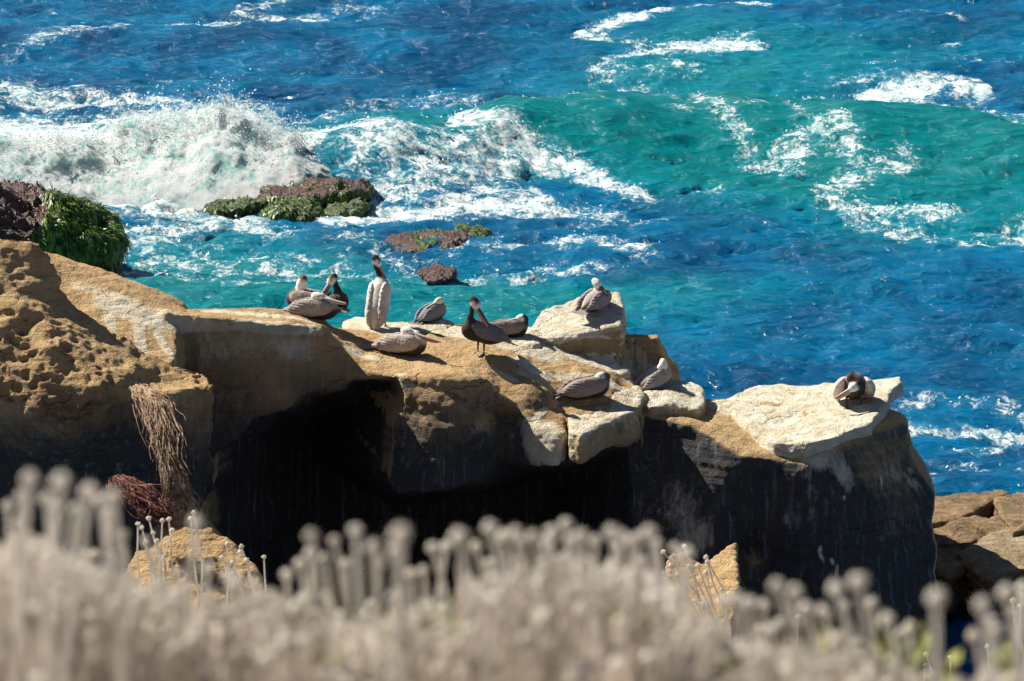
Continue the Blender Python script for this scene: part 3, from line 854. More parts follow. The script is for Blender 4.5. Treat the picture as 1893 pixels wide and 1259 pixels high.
def sea_patch(name, xs, ys, mat, fine=False):
    Xg, Yg = np.meshgrid(xs, ys, indexing='ij'); x = Xg.ravel(); y = Yg.ravel()
    foam, teal = sea_masks(x, y)
    h1, dx1, dy1 = [sample(t, 61.0, x, y) for t in T1]; h2, dx2, dy2 = [sample(t, 23.0, x, y) for t in T2]
    sw, s1, t = swell(x, y)
    z = h1 + h2 + sw
    cf = 1 - .75 * np.clip(s1 / 1.0, 0, 1)
    X = x + cf * (0.9 * dx1 + 0.7 * dx2); Y = y + cf * (0.9 * dy1 + 0.7 * dy2); z = sw + (h1 + h2) * (1 - .45 * np.clip(s1, 0, 1))
    # white water stands up in lumps
    fo = np.clip(foam, 0, 1)
    lump = fbm(np.stack([x * 1.6, y * 1.1, 0 * x], 1), 4, 61, 0.6)
    brk = np.clip(sstep(-3.8, -5.6, x) * np.exp(-((t + 1.0) / 2.6) ** 2), 0, 1)
    z = z + fo * 0.045 * (lump + 0.4) + brk * 0.10 * (lump)
    foam = foam + brk * 0.9 * (0.75 + 0.5 * lump)
    # crest of small breakers
    foam = np.maximum(foam, 0.62 * sstep(0.17, 0.42, h1 + h2 * 1.5))
    tl = np.clip(teal + 0.22 * sstep(0.02, 0.25, h1) + 0.85 * np.exp(-((t + 1.0) / 2.4) ** 2) * sstep(-18, 12, x), 0, 1.3)
    n0, n1 = len(xs), len(ys)
    i = (np.arange(n0 - 1)[:, None] * n1 + np.arange(n1 - 1)[None]).ravel()
    F = np.stack([i, i + n1, i + n1 + 1, i + 1], 1)
    V = np.stack([X, Y, z], 1)
    return make_mesh(name, V, F, mat, attrs={'foam': foam, 'teal': tl})


mw = Mat('sea_water')
p = mw.pos()
f1 = mw.noise(mw.pos((1, .8, 1)), 2.4, 9, 0.76, 0.5)
f2 = mw.voro(mw.pos((1, .8, 1)), 3.6, 'F1')
f3 = mw.noise(mw.pos((1.0, .7, 1)), 11, 5, 0.7, 0.6)
foamv = mw.attr('foam')
tex = mw.math('ADD', mw.math('MULTIPLY', f1, 0.7), mw.math('MULTIPLY', f3, 0.3))
tex = mw.ramp(tex, 0.33, 0.66)
thr = mw.math('SUBTRACT', mw.math('MULTIPLY', foamv, 1.0), mw.math('ADD', mw.math('MULTIPLY', tex, 1.0), 0.13))
fm = mw.ramp(thr, -0.16, 0.34)
tealv = mw.attr('teal')
deep = mw.mix(mw.ramp(mw.noise(mw.pos((1, .5, 1)), 0.30, 4), .35, .65), (0.0, 0.054, 0.145), (0.0, 0.115, 0.258))
water = mw.mix(mw.ramp(tealv, 0.10, 1.05), deep, (0.0, 0.158, 0.225))
water = mw.mix(mw.ramp(tealv, 0.95, 1.3), water, (0.0, 0.150, 0.172))
water = mw.mix(mw.math('MULTIPLY', mw.ramp(foamv, 0.30, 1.2), 0.40), water, (0.05, 0.34, 0.38))
foamc = mw.mix(mw.ramp(mw.noise(p, 2.6, 7, 0.75), 0.38, 0.60), (0.36, 0.52, 0.54), (0.74, 0.76, 0.76))
# body colour comes up from below the surface, so it follows the facets only weakly
rn = mw.new('ShaderNodeTexNoise', noise_type='RIDGED_MULTIFRACTAL'); mw.link(mw.pos((0.75, 1.7, 1)), rn.inputs['Vector'])
rn.inputs['Scale'].default_value = 1.1; rn.inputs['Detail'].default_value = 6; rn.inputs['Roughness'].default_value = 0.5; rn.inputs['Lacunarity'].default_value = 2.3
rn.inputs['Offset'].default_value = 1.0; rn.inputs['Gain'].default_value = 1.2; rn.inputs['Distortion'].default_value = 0.15; rn.normalize = False
w1 = mw.math('MULTIPLY', rn.outputs[0], 0.45)
hb = mw.math('ADD', w1, mw.math('MULTIPLY', mw.noise(mw.pos((.8, 1.8, 1)), 8, 4, 0.6), 0.25))
nb = mw.bump(hb, 0.34, 1.0)
vm = mw.new('ShaderNodeVectorMath', operation='ADD'); mw.link(nb, vm.inputs[0]); vm.inputs[1].default_value = (0, 0, 1.1)
vn = mw.new('ShaderNodeVectorMath', operation='NORMALIZE'); mw.link(vm.outputs[0], vn.inputs[0])
body = mw.new('ShaderNodeBsdfDiffuse'); mw.link(water, body.inputs['Color']); mw.link(vn.outputs[0], body.inputs['Normal'])
gl = mw.new('ShaderNodeBsdfGlossy'); gl.inputs['Roughness'].default_value = 0.12; mw.link(nb, gl.inputs['Normal'])
fr_ = mw.new('ShaderNodeFresnel'); fr_.inputs['IOR'].default_value = 1.33; mw.link(nb, fr_.inputs['Normal'])
mx = mw.new('ShaderNodeMixShader'); mw.link(mw.math('MULTIPLY', fr_.outputs[0], 0.8), mx.inputs[0]); mw.link(body.outputs[0], mx.inputs[1]); mw.link(gl.outputs[0], mx.inputs[2])
fd = mw.new('ShaderNodeBsdfDiffuse'); mw.link(foamc, fd.inputs['Color'])
vf = mw.new('ShaderNodeVectorMath', operation='ADD'); mw.link(mw.bump(mw.math('MULTIPLY', fm, mw.math('ADD', f3, f1)), 0.12, 1.0), vf.inputs[0]); vf.inputs[1].default_value = (-.2, 0, 0.9)
vg = mw.new('ShaderNodeVectorMath', operation='NORMALIZE'); mw.link(vf.outputs[0], vg.inputs[0]); mw.link(vg.outputs[0], fd.inputs['Normal'])
mx2 = mw.new('ShaderNodeMixShader'); mw.link(fm, mx2.inputs[0]); mw.link(mx.outputs[0], mx2.inputs[1]); mw.link(fd.outputs[0], mx2.inputs[2])
mw.link(mx2.outputs[0], mw.n['Material Output'].inputs['Surface'])
M_SEA = mw.m

sea = sea_patch('sea', np.arange(-34, 34.01, 0.11), np.concatenate([np.arange(40, 86, .16), np.arange(86, 102, .11), np.arange(102, 175, .24)]), M_SEA)
prop(sea, kind='structure')
# open water all round, out to the horizon, a little below the wave troughs
mf = Mat('far_water'); mf.out((0.0, 0.06, 0.2), 0.25, mf.bump(mf.noise(mf.pos((1, 1.5, 1)), 0.9, 6), 0.4, 0.8))
far = make_mesh('open_sea', [(-4000, -2000, -0.75), (4000, -2000, -0.75), (4000, 6000, -0.75), (-4000, 6000, -0.75)], [(0, 1, 2, 3)], mf.m, smooth=False)
prop(far, kind='structure')

# the breaking wave: white water thrown up over the crest
ms = Mat('white_water')
pn = ms.noise(ms.pos((1, 1, .6)), 1.5, 9, 0.78, 1.0)
pn2 = ms.noise(ms.pos((1.2, 1, .5)), 5.5, 7, 0.8, 0.6)
pf = ms.math('ADD', ms.math('MULTIPLY', pn, 0.6), ms.math('MULTIPLY', pn2, 0.4))
pc = ms.mix(ms.ramp(pf, 0.40, 0.53), (0.32, 0.68, 0.63), (0.94, 0.96, 0.96))
pc = ms.mix(ms.ramp(pn2, 0.54, 0.74, 0, 0.15), pc, (0.66, 0.78, 0.82))
nbw = ms.bump(ms.noise(ms.pos(), 6, 8, 0.8), 0.22, 1.0)
vq = ms.new('ShaderNodeVectorMath', operation='ADD'); ms.link(nbw, vq.inputs[0]); vq.inputs[1].default_value = (-0.2, 0, 1.3)
vr = ms.new('ShaderNodeVectorMath', operation='NORMALIZE'); ms.link(vq.outputs[0], vr.inputs[0]); nbw = vr.outputs[0]
d_ = ms.new('ShaderNodeBsdfDiffuse'); ms.link(pc, d_.inputs[0]); ms.link(nbw, d_.inputs['Normal'])
t_ = ms.new('ShaderNodeBsdfTranslucent'); ms.link(pc, t_.inputs[0]); ms.link(nbw, t_.inputs['Normal'])
x_ = ms.new('ShaderNodeMixShader'); x_.inputs[0].default_value = 0.55
ms.link(d_.outputs[0], x_.inputs[1]); ms.link(t_.outputs[0], x_.inputs[2])
tr_ = ms.new('ShaderNodeBsdfTransparent'); al = ms.attr('thin')
an = ms.math('ADD', ms.math('MULTIPLY', ms.noise(ms.pos(), 1.7, 9, 0.75, 0.6), 0.6), ms.math('MULTIPLY', ms.noise(ms.pos(), 9, 5, 0.75), 0.4))
am = ms.ramp(ms.math('SUBTRACT', an, al), -0.07, 0.10)
y_ = ms.new('ShaderNodeMixShader'); ms.link(am, y_.inputs[0]); ms.link(tr_.outputs[0], y_.inputs[1]); ms.link(x_.outputs[0], y_.inputs[2])
ms.link(y_.outputs[0], ms.n['Material Output'].inputs['Surface'])
M_WHITE = ms.m
xs = np.arange(-30, -2.0, 0.045); q = np.linspace(0, 1, 84)
Xg, Qg = np.meshgrid(xs, q, indexing='ij'); x = Xg.ravel(); qq = Qg.ravel()
yc = np.interp(x, CREST[:, 0], CREST[:, 1]) + 0.7 * np.sin(x * 0.5)
A = np.interp(x, [-30, -12, -9, -7.5, -6, -4.6, -2.6], [1.5, 1.6, 1.9, 2.4, 1.9, 1.1, 0.3]) * (1 + .16 * fbm(np.stack([x * 1.1, 0 * x, 0 * x], 1), 3, 4))
y = yc - 3.6 + 4.8 * qq
prof = np.sin(np.clip(qq * 1.15, 0, 1) * np.pi * 0.5) ** 0.8 * (1 - sstep(0.76, 1.0, qq))
edge = np.sin(np.pi * np.clip(qq, 0, 1)) ** 0.5
P3 = np.stack([x, y * 0.9, prof * A], 1)
n1 = fbm(P3 * 0.8, 3, 201, 0.5); n2 = fbm(P3 * 1.9, 3, 202, 0.5); n3 = fbm(P3 * 2.3, 4, 203)
z = A * prof * (0.92 + 0.20 * n1) + edge * (0.05 * n2 * np.minimum(A, 1.4) + .05 * fbm(P3 * 6, 4, 209, .7)) - 0.12
y2 = y + edge * (0.12 * n3 - 0.12 * n1); x2 = x + edge * 0.08 * fbm(P3 * 1.7, 3, 205)
n0_, n1_ = len(xs), len(q)
i = (np.arange(n0_ - 1)[:, None] * n1_ + np.arange(n1_ - 1)[None]).ravel()
F = np.stack([i, i + n1_, i + n1_ + 1, i + 1], 1)
VV = []; FF = []; TH = []
for k, (sz, lift, th0) in enumerate(((1.0, 0, 0.0), (1.05, .05, .525), (1.14, .09, .555), (1.30, .13, .58))):
    w3 = fbm(P3 * 1.6 + 7 * k, 3, 220 + k)
    VV.append(np.stack([x2 + .10 * k * w3, y2 + .06 * k + .12 * k * fbm(P3 * 1.3 + 3 * k, 2, 230 + k), z * sz + (lift * .45 + .05 * k * w3) * edge], 1)); FF.append(F + k * len(x2))
    th = th0 + (.02 if k == 1 else .06 if k == 2 else .25) * sstep(.62, .42, qq) + .2 * sstep(.12, 0, qq) + .2 * sstep(.9, 1, qq)
    if k == 0: th = 0.62 * sstep(.55, .0, edge) * (qq < .5) + .2 * sstep(.72, .95, qq) + .25 * sstep(-4, -2.3, x)
    TH.append(np.broadcast_to(th, x2.shape) + .0 * x2)
wave = make_mesh('breaking_wave', np.concatenate(VV), np.concatenate(FF), M_WHITE, attrs={'thin': np.concatenate(TH)})
prop(wave, kind='stuff')
# flying droplets and clots of foam
msp = Mat('spray'); msp.out((0.86, 0.90, 0.91), 0.5); 
def droplets(name, C, R):
    n = len(C)
    base = np.array([(1, 0, 0), (0, 1, 0), (-1, 0, 0), (0, -1, 0), (0, 0, 1), (0, 0, -1)], float)
    fc = [(0, 1, 4), (1, 2, 4), (2, 3, 4), (3, 0, 4), (1, 0, 5), (2, 1, 5), (3, 2, 5), (0, 3, 5)]
    V = (C[:, None] + R[:, None, None] * base[None] * rng.uniform(.6, 1.6, (n, 6, 1))).reshape(-1, 3)
    F = (np.arange(n)[:, None, None] * 6 + np.array(fc)[None]).reshape(-1, 3)
    return prop(make_mesh(name, V, F, msp.m), kind='stuff')
n = 16000
sx = rng.uniform(-24, -3.0, n); k_ = rng.integers(0, n0_ * n1_, n)
near = rng.choice(len(x2), n, p=(lambda w: w / w.sum())(np.exp(-((qq - .62) / .16) ** 2) * A ** 2))
C = np.stack([x2, y2, z], 1)[near] + np.abs(rng.normal(size=(n, 1))) * np.array([[0.05, 0.1, 0.22]]) * (A[near][:, None] / 2) * rng.uniform(0, 2.2, (n, 1)) + rng.normal(size=(n, 3)) * np.array([0.12, .15, .07])
droplets('wave_spray', C, 0.005 + 0.020 * rng.random(n) ** 3)
n = 5000   # specks thrown up along the other white water
fx = rng.uniform(-12, 14, n * 8); fy = rng.uniform(56, 130, n * 8)
ff, _ = sea_masks(fx, fy)
keep = np.argsort(-(ff + rng.random(len(ff)) * 0.5))[:n]
fx, fy = fx[keep], fy[keep]
zz = sample(T1[0], 61.0, fx, fy) + sample(T2[0], 23.0, fx, fy) + swell(fx, fy)[0]
droplets('foam_specks', np.stack([fx, fy, zz + 0.02 + 0.10 * rng.random(n) ** 2], 1), 0.010 + 0.026 * rng.random(n) ** 2)

# mossy and weed-covered rocks in the surf
mk = Mat('seaweed_rock')
top = mk.attr('dark')
kc = mk.mix(mk.ramp(mk.noise(mk.pos(), 5, 6, .7), .35, .68), (0.045, 0.018, 0.014), (0.12, 0.05, 0.032))
kc = mk.mix(mk.ramp(mk.noise(mk.pos(), 16, 5, .7), .52, .75, 0, .6), kc, (0.24, 0.15, 0.08))
kg = mk.mix(mk.ramp(mk.noise(mk.pos((1, 1, .35)), 7, 6, .7), .35, .66), (0.008, 0.035, 0.008), (0.10, 0.15, 0.02))
kc = mk.mix(mk.ramp(top, .3, .7), kc, kg)
M_WEED = mk.out(kc, 0.32, mk.bump(mk.noise(mk.pos((1, 1, .4)), 14, 6, .75), .07, 1.0), .5)
mb1 = Mat('green_seaweed'); mb1.out(mb1.mix(mb1.ramp(mb1.noise(mb1.pos(), 6, 4), .35, .65), (0.012, 0.075, 0.008), (0.20, 0.30, 0.03)), 0.4)
mb2 = Mat('brown_seaweed'); mb2.out(mb2.mix(mb2.ramp(mb2.noise(mb2.pos(), 8, 4), .35, .65), (0.07, 0.035, 0.02), (0.24, 0.14, 0.08)), 0.6)


def surf_rock(name, blobs, green, label, weed=0, wl=0.42, rgh_=(0.20, 1.8, 0.09, 5), seed=1, h=0.06, cat='rock'):
    """blobs: (px, py, Y, half width, half depth, half height)"""
    Q = [(at(*b[:3]), b[3:]) for b in blobs]
    lo = np.min([c - np.array(r) for c, r in Q], 0) - .4; hi = np.max([c + np.array(r) for c, r in Q], 0) + .4
    lo[2] = max(lo[2], -0.9)
    def f(X, Y, Z):
        g = None
        for c, r in Q:
            k0 = np.sqrt(((X - c[0]) / r[0]) ** 2 + ((Y - c[1]) / r[1]) ** 2 + (np.abs((Z - c[2]) / r[2])) ** 3) - 1
            k0 = k0 * min(r)
            g = k0 if g is None else smin(g, k0, 0.22)
        return g
    def dk(V, N): return np.clip(green(V, N), 0, 1)
    o = rock(name, tuple(lo), tuple(hi), h, f, M_WEED, sub=1, rough=rgh_, dark=dk, seed=seed, label=label, cat=cat)
    if weed:
        me = o.data; nv = len(me.vertices)
        V = np.zeros(nv * 3, dtype=np.float32); me.vertices.foreach_get('co', V); V = V.reshape(-1, 3)
        Nn = np.zeros(nv * 3, dtype=np.float32); me.vertices.foreach_get('normal', Nn); Nn = Nn.reshape(-1, 3)
        g = dk(V, Nn)
        for nm, sel, mt in (('green_weed', g > .5, mb1.m), ('brown_weed', g <= .5, mb2.m)):
            ids = np.nonzero(sel & (V[:, 2] > 0.05) & (Nn[:, 2] > -.6))[0]
            if len(ids) < 50: continue
            ids = rng.choice(ids, min(weed, len(ids)), replace=False)
            n = len(ids); b = V[ids]; nn = Nn[ids]
            L = (rng.uniform(.14, .42, (n, 1)) if nm == 'green_weed' else rng.uniform(.05, .13, (n, 1)))
            down = np.array([0.1, -.15, -1.0]) if nm == 'green_weed' else np.array([.4, -.3, -.2])
            L = L * wl
            if nm == 'green_weed':   # long weed lies flat on the rock and hangs down it
                tg = down - (nn @ down)[:, None] * nn
                d1 = tg + nn * .10 + rng.normal(size=(n, 3)) * .16
            else: d1 = nn * .45 + down * .5 + rng.normal(size=(n, 3)) * .35
            d1 /= np.linalg.norm(d1, axis=1, keepdims=True)
            s = np.cross(d1, nn + rng.normal(size=(n, 3)) * .2); s /= np.linalg.norm(s, axis=1, keepdims=True) + 1e-6
            w = rng.uniform(.006, .016, (n, 1))
            m_ = b + nn * .03 * wl + d1 * L * .5
            e = m_ + (d1 + np.array([0, 0, -.25])) * L * .5
            VV = np.stack([b - s * w, b + s * w, m_ + s * w * 1.3, m_ - s * w * 1.3, e], 1).reshape(-1, 3)
            FF = []
            for k in range(n): FF += [(5 * k, 5 * k + 1, 5 * k + 2, 5 * k + 3), (5 * k + 3, 5 * k + 2, 5 * k + 4)]
            prop(make_mesh(nm, VV, FF, mt, o, smooth=False), kind='stuff')
    return o


gx = on_z(105, 450, .6)[0]
surf_rock('seaweed_rock', [(-160, 440, 82.5, 2.6, 2.6, 1.1), (20, 436, 82.5, 1.8, 2.2, 1.0), (100, 430, 82.8, .9, 1.5, .72), (150, 425, 83.2, .5, 1.0, .50), (190, 428, 83.2, .36, .6, .36), (205, 455, 82.4, .26, .5, .38), (165, 478, 81.8, .45, .6, .38), (110, 470, 81.6, .8, .8, .6), (190, 498, 81.3, .28, .4, .20)],
          lambda V, N: sstep(-.25, .25, V[:, 0] - gx - .35 * fbm(V * 1.2, 3, 3) + .35 * (1 - N[:, 2])) , 'big rock at the left edge, brown on top with shaggy green moss at one end', 5000, 0.75, (0.42, 1.3, 0.12, 4), seed=61, h=.07)
surf_rock('seaweed_rock', [(545, 362, 91.7, .75, 1.0, .24), (600, 356, 91.9, .85, 1.0, .30), (650, 354, 92.1, .55, .8, .28), (505, 364, 91.9, .4, .7, .16)],
          lambda V, N: sstep(.35, .8, -N[:, 1] + .5 * fbm(V * 2, 3, 5)), 'red-brown rock with green weed hanging on its front, washed by the breaker', 600, seed=62)
surf_rock('mossy_rock', [(538, 398, 89.6, .6, .8, .35), (568, 403, 89.4, .35, .6, .25)], lambda V, N: 0 * V[:, 0] + 1, 'rounded bright green mossy rock in front of the red-brown one', 700, seed=63)
surf_rock('mossy_rock', [(450, 376, 91.3, .45, .7, .10), (405, 384, 90.8, .3, .5, .08)], lambda V, N: 0 * V[:, 0] + 1, 'dark green half-drowned rock left of the bright green one', 450, seed=64)
surf_rock('mossy_rock', [(650, 385, 91.0, .45, .8, .16), (620, 392, 90.5, .3, .6, .14)], lambda V, N: 0 * V[:, 0] + .9, 'low dark wet rock with foam running over it, right of the bright green one', 150, seed=65)
surf_rock('reef_rock', [(770, 456, 86.0, .5, 1.1, .26), (830, 460, 85.8, .55, 1.1, .27), (735, 456, 86.2, .3, .8, .18)], lambda V, N: sstep(.4, .7, fbm(V * 1.5, 3, 8) + .4), 'flat red-brown reef just breaking the surface behind the tall standing pelican', 250, seed=66)
surf_rock('reef_rock', [(870, 448, 86.6, .45, 1.0, .22), (850, 444, 86.8, .4, .8, .18)], lambda V, N: 0 * V[:, 0] + 1, 'flat green weedy reef at the right end of the red-brown reef', 350, seed=67)
surf_rock('reef_rock', [(805, 506, 82.2, .45, .9, .09)], lambda V, N: 0 * V[:, 0], 'small dark reddish reef patch just below the larger reef', 100, seed=68)
# ------------------------------------------------------------------ pelicans
def feather_mat(name, use_attr=True):
    m = Mat(name)
    base = m.attr('tint', 'Color')
    p = m.pos((6, 26, 26), obj=True)
    st = m.noise(p, 1.6, 4, 0.7, 0.3)
    fine = m.noise(m.pos(obj=True), 60, 3, 0.6)
    c = m.mix(m.ramp(st, 0.36, 0.66, 0.0, 0.42), base, (0.13, 0.10, 0.085))
    c = m.mix(m.ramp(fine, 0.45, 0.75, 0, 0.25), c, (0.62, 0.56, 0.50))
    return m.out(c, 0.75, m.bump(m.math('ADD', st, m.math('MULTIPLY', fine, .3)), 0.012, 0.9), 0.2)


def plain_feather(name):
    m = Mat(name)
    base = m.attr('tint', 'Color')
    n = m.noise(m.pos(obj=True), 42, 4, .65)
    c = m.mix(m.ramp(n, .4, .75, 0, .22), base, (0.12, 0.10, 0.08))
    return m.out(c, .8, m.bump(n, .006, .8), .2)


M_WING = feather_mat('wing_feathers')
M_BODY = plain_feather('body_feathers')
mbl = Mat('bill_horn'); mbl.out(mbl.attr('tint', 'Color'), .45, mbl.bump(mbl.noise(mbl.pos(obj=True), 40, 3), .004, .5))
M_BILL = mbl.m
mey = Mat('eye'); mey.out((0.01, 0.008, 0.006), .15)
mlg = Mat('dark_leg_skin'); mlg.out((0.03, 0.028, 0.028), .5)


def ell(P, c, r, R=None):
    q = P - np.asarray(c)
    if R is not None: q = q @ R
    r = np.asarray(r)
    k0 = np.linalg.norm(q / r, axis=1); k1 = np.linalg.norm(q / r ** 2, axis=1) + 1e-9
    return k0 * (k0 - 1) / k1


def cone(P, a, b, r1, r2):
    a = np.asarray(a, float); b = np.asarray(b, float); ab = b - a
    t = np.clip(((P - a) @ ab) / (ab @ ab), 0, 1)
    return np.linalg.norm(P - a - t[:, None] * ab, axis=1) - (r1 + (r2 - r1) * t)


def frame(d, up=(0, 0, 1)):
    d = np.asarray(d, float); d = d / np.linalg.norm(d)
    s = np.cross(up, d); s = s / (np.linalg.norm(s) + 1e-9)
    return np.stack([d, s, np.cross(d, s)], 1)


def net(fn, lo, hi, h):
    ax = [np.arange(lo[i], hi[i] + h, h) for i in range(3)]
    G = np.stack(np.meshgrid(*ax, indexing='ij'), -1).reshape(-1, 3)
    f = fn(G).reshape([len(a) for a in ax])
    V, F = surface_nets(f, np.array(lo, float), h)
    return relax(V, F, 1), F


WHITE = (0.86, 0.84, 0.76); DARKB = (0.035, 0.026, 0.022); CHEST = (0.16, 0.06, 0.03); GREY = (0.40, 0.36, 0.325); BROWN = (0.10, 0.075, 0.06)
YEL = (0.75, 0.58, 0.22)


def pelican(loc, yaw, label, pitch=8, h=0.19, neck=(), head=(0, 0, .4), bill=(1, 0, -.2), crown=WHITE, nape=WHITE, neckcol=WHITE, body=GREY, belly=DARKB,
            wing=GREY, bill_col=(0.66, 0.62, 0.48), pouch=None, legs=None, spread=0.0, scale=1.0, bill_len=0.37, group='pelicans resting on the headland', wing_drop=0.0, nape_side=None, head_s=1.22):
    root = empty('pelican', loc, label, 'pelican', group)
    a = math.radians(pitch)
    f = np.array([math.cos(a), 0, math.sin(a)]); u = np.array([-math.sin(a), 0, math.cos(a)]); s = np.array([0, 1.0, 0])
    R = np.stack([f, s, u], 1)
    c = np.array([0, 0, h])
    head = np.array(head, float); bd = np.array(bill, float); bd /= np.linalg.norm(bd)
    chain = [(c + .22 * f - .01 * u, .10)] + [(np.array(q[:3]), q[3]) for q in neck] + [(head - .03 * bd, .045)]
    RB = frame(bd)

    def torso(P):
        d = ell(P, c - .02 * f, (.33, .165, .155), R)
        d = smin(d, ell(P, c + .17 * f - .02 * u, (.18, .145, .15), R), .06)
        return smin(d, cone(P, c - .15 * f, c - .44 * f + .01 * u, .12, .03), .07)

    def neckd(P):
        d = None
        for (p0, r0), (p1, r1) in zip(chain[:-1], chain[1:]):
            k = cone(P, p0, p1, r0, r1); d = k if d is None else smin(d, k, .02)
        return d

    def headd(P):
        return ell(P, head, (.085 * head_s, .05 * head_s, .055 * head_s), RB)

    def bodyf(P): return smin(smin(torso(P), neckd(P), .05), headd(P), .025)
    pts = np.array([c - .5 * f, c + .4 * f, head] + [q[0] for q in chain])
    lo = pts.min(0) - .19; hi = pts.max(0) + .19; lo[1] = min(lo[1], -.2); hi[1] = max(hi[1], .2); lo[2] = min(lo[2], h - .2)
    V, F = net(bodyf, lo, hi, .0165)
    N = normals(V, F)
    V = V + N * (0.004 * fbm(V * 24, 3, 3))[:, None]
    dt, dn, dh = torso(V), neckd(V), headd(V)
    col = np.tile(np.array(belly), (len(V), 1))
    back = sstep(-.05, .06, (V - c) @ u)[:, None]
    col = col * (1 - back) + np.array(body) * back
    wn_ = sstep(.02, -.035, dn - dt)[:, None]
    nc = np.tile(np.array(neckcol), (len(V), 1))
    # nape stripe on the rear of the neck
    rear = sstep(.0, .5, -(N @ bd))[:, None]
    nc = nc * (1 - rear) + np.array(nape) * rear
    col = col * (1 - wn_) + nc * wn_
    wh_ = sstep(.012, -.012, dh - np.minimum(dt, dn))[:, None] * sstep(-.06, -.0, (V - head) @ bd)[:, None]
    hc = np.tile(np.array(WHITE), (len(V), 1))
    cr = (sstep(.01, .045, (V - head) @ RB[:, 2]) * sstep(.07, .0, (V - head) @ bd))[:, None]
    hc = hc * (1 - cr) + np.array(crown) * cr
    col = col * (1 - wh_) + hc * wh_
    body_o = make_mesh('body', V, F, M_BODY, root, attrs={'tint': col})
    # bill: long flattened upper mandible with a hooked nail, lower mandible and pouch under it
    b0 = head + .055 * bd; b1 = head + (.055 + bill_len) * bd
    upb = RB[:, 2]

    def billf(P):
        t = ((P - b0) @ bd) / bill_len
        q = P - b0; side = q @ RB[:, 1]; hh = q @ upb
        w = .029 - .012 * np.clip(t, 0, 1); th = .021 - .010 * np.clip(t, 0, 1)
        d = (np.sqrt((side / w) ** 2 + ((hh - .004) / th) ** 2) - 1) * th
        d = np.maximum(d, np.maximum(-t - .05, t - 1) * bill_len)
        return smin(d, cone(P, b1 - .02 * bd, b1 + .004 * bd - .018 * upb, .009, .004), .01)
    lo = np.minimum(b0, b1) - .05; hi = np.maximum(b0, b1) + .05
    Vb, Fb = net(billf, lo, hi, .0075)
    t = np.clip(((Vb - b0) @ bd) / bill_len, 0, 1)[:, None]
    bc = np.array(bill_col) * (1 - .35 * t)
    make_mesh('bill', Vb, Fb, M_BILL, root, attrs={'tint': bc})
    pc_ = np.array(pouch if pouch else (bill_col[0] * .75, bill_col[1] * .7, bill_col[2] * .65))
    dp = .034 if pouch else .016

    def pouchf(P):
        q = P - b0; t = (q @ bd) / bill_len; side = q @ RB[:, 1]; hh = q @ upb
        dpp = .006 + dp * np.sin(np.clip(t * .9 + .12, 0, 1) * np.pi) ** .8
        d = (np.sqrt((side / (.020 - .012 * np.clip(t, 0, 1))) ** 2 + ((hh + .012 + dpp * .5) / (dpp * .5 + .007)) ** 2) - 1) * .012
        return np.maximum(d, np.maximum(-t - .12, t - .94) * bill_len)
    lo -= .03; hi += .03
    Vp, Fp = net(pouchf, lo, hi, .0075)
    if len(Fp): make_mesh('pouch', Vp, Fp, M_BILL, root, attrs={'tint': np.tile(pc_, (len(Vp), 1))})
    for sg in (-1, 1):
        e = head + .03 * bd + .012 * upb + sg * .043 * head_s * RB[:, 1]
        Ve, Fe = net(lambda P: np.linalg.norm(P - e, axis=1) - .011, e - .02, e + .02, .005)
        make_mesh('eye', Ve, Fe, mey.m, root)
    # wings: folded over the flanks, primaries running back over the tail, feathers laid in rows
    for sg in (-1, 1):
        tilt = math.radians(10 + 20 * spread) * sg
        wc = c - .05 * f + (.035 - wing_drop * .05) * u + sg * (.105 + .05 * spread) * s
        cu, su = math.cos(tilt), math.sin(tilt)
        RW = np.stack([f, s * cu + u * su, -s * su + u * cu], 1)
        tip = c - .53 * f - (.00 + wing_drop * .12) * u + sg * (.035 + .10 * spread) * s

        def wingf(P):
            d = ell(P, wc, (.34, .068, .135), RW)
            d = smin(d, ell(P, wc + .17 * f + .0 * u, (.15, .062, .12), RW), .04)
            return smin(d, cone(P, wc - .16 * f - .01 * u, tip, .065, .014), .05)
        lo = np.minimum(wc - .38, tip - .05); hi = np.maximum(wc + .38, tip + .05)
        Vw, Fw = net(wingf, lo, hi, .0135)
        Nw = normals(Vw, Fw)
        q = (Vw - wc) @ R
        # overlapping feather rows: scalloped coverts in front, long blades behind
        row = q[:, 0] * 15 + 2.4 * np.abs(((q[:, 2] * 16) % 1) - .5)
        sc = (row % 1.0)
        long_ = sstep(.02, -.16, q[:, 0])
        blade = np.abs(((q[:, 2] * 26 + q[:, 0] * 5) % 1) - .5) * 2
        disp = (1 - long_) * (-.0075 * sc) + long_ * (-.013 * (1 - blade) ** 2)
        disp = disp + .007 * fbm(Vw * np.array([9, 30, 30]), 3, 11 + sg) + .004 * fbm(Vw * 45, 2, 15)
        Vw = Vw + Nw * disp[:, None]
        wcl = np.tile(np.array(wing), (len(Vw), 1))
        k = ((1 - long_) * sstep(.55, 1.0, sc) * .35 + long_ * (1 - blade) ** 2 * .65)[:, None]
        wcl = wcl * (1 - k) + np.array((.05, .04, .035)) * k
        tipd = sstep(-.30, -.48, q[:, 0])[:, None]
        wcl = wcl * (1 - .3 * tipd)
        make_mesh('wing', Vw, Fw, M_WING, root, attrs={'tint': wcl})
    # tail: a short fan of blunt feathers
    TV = []; TF = []
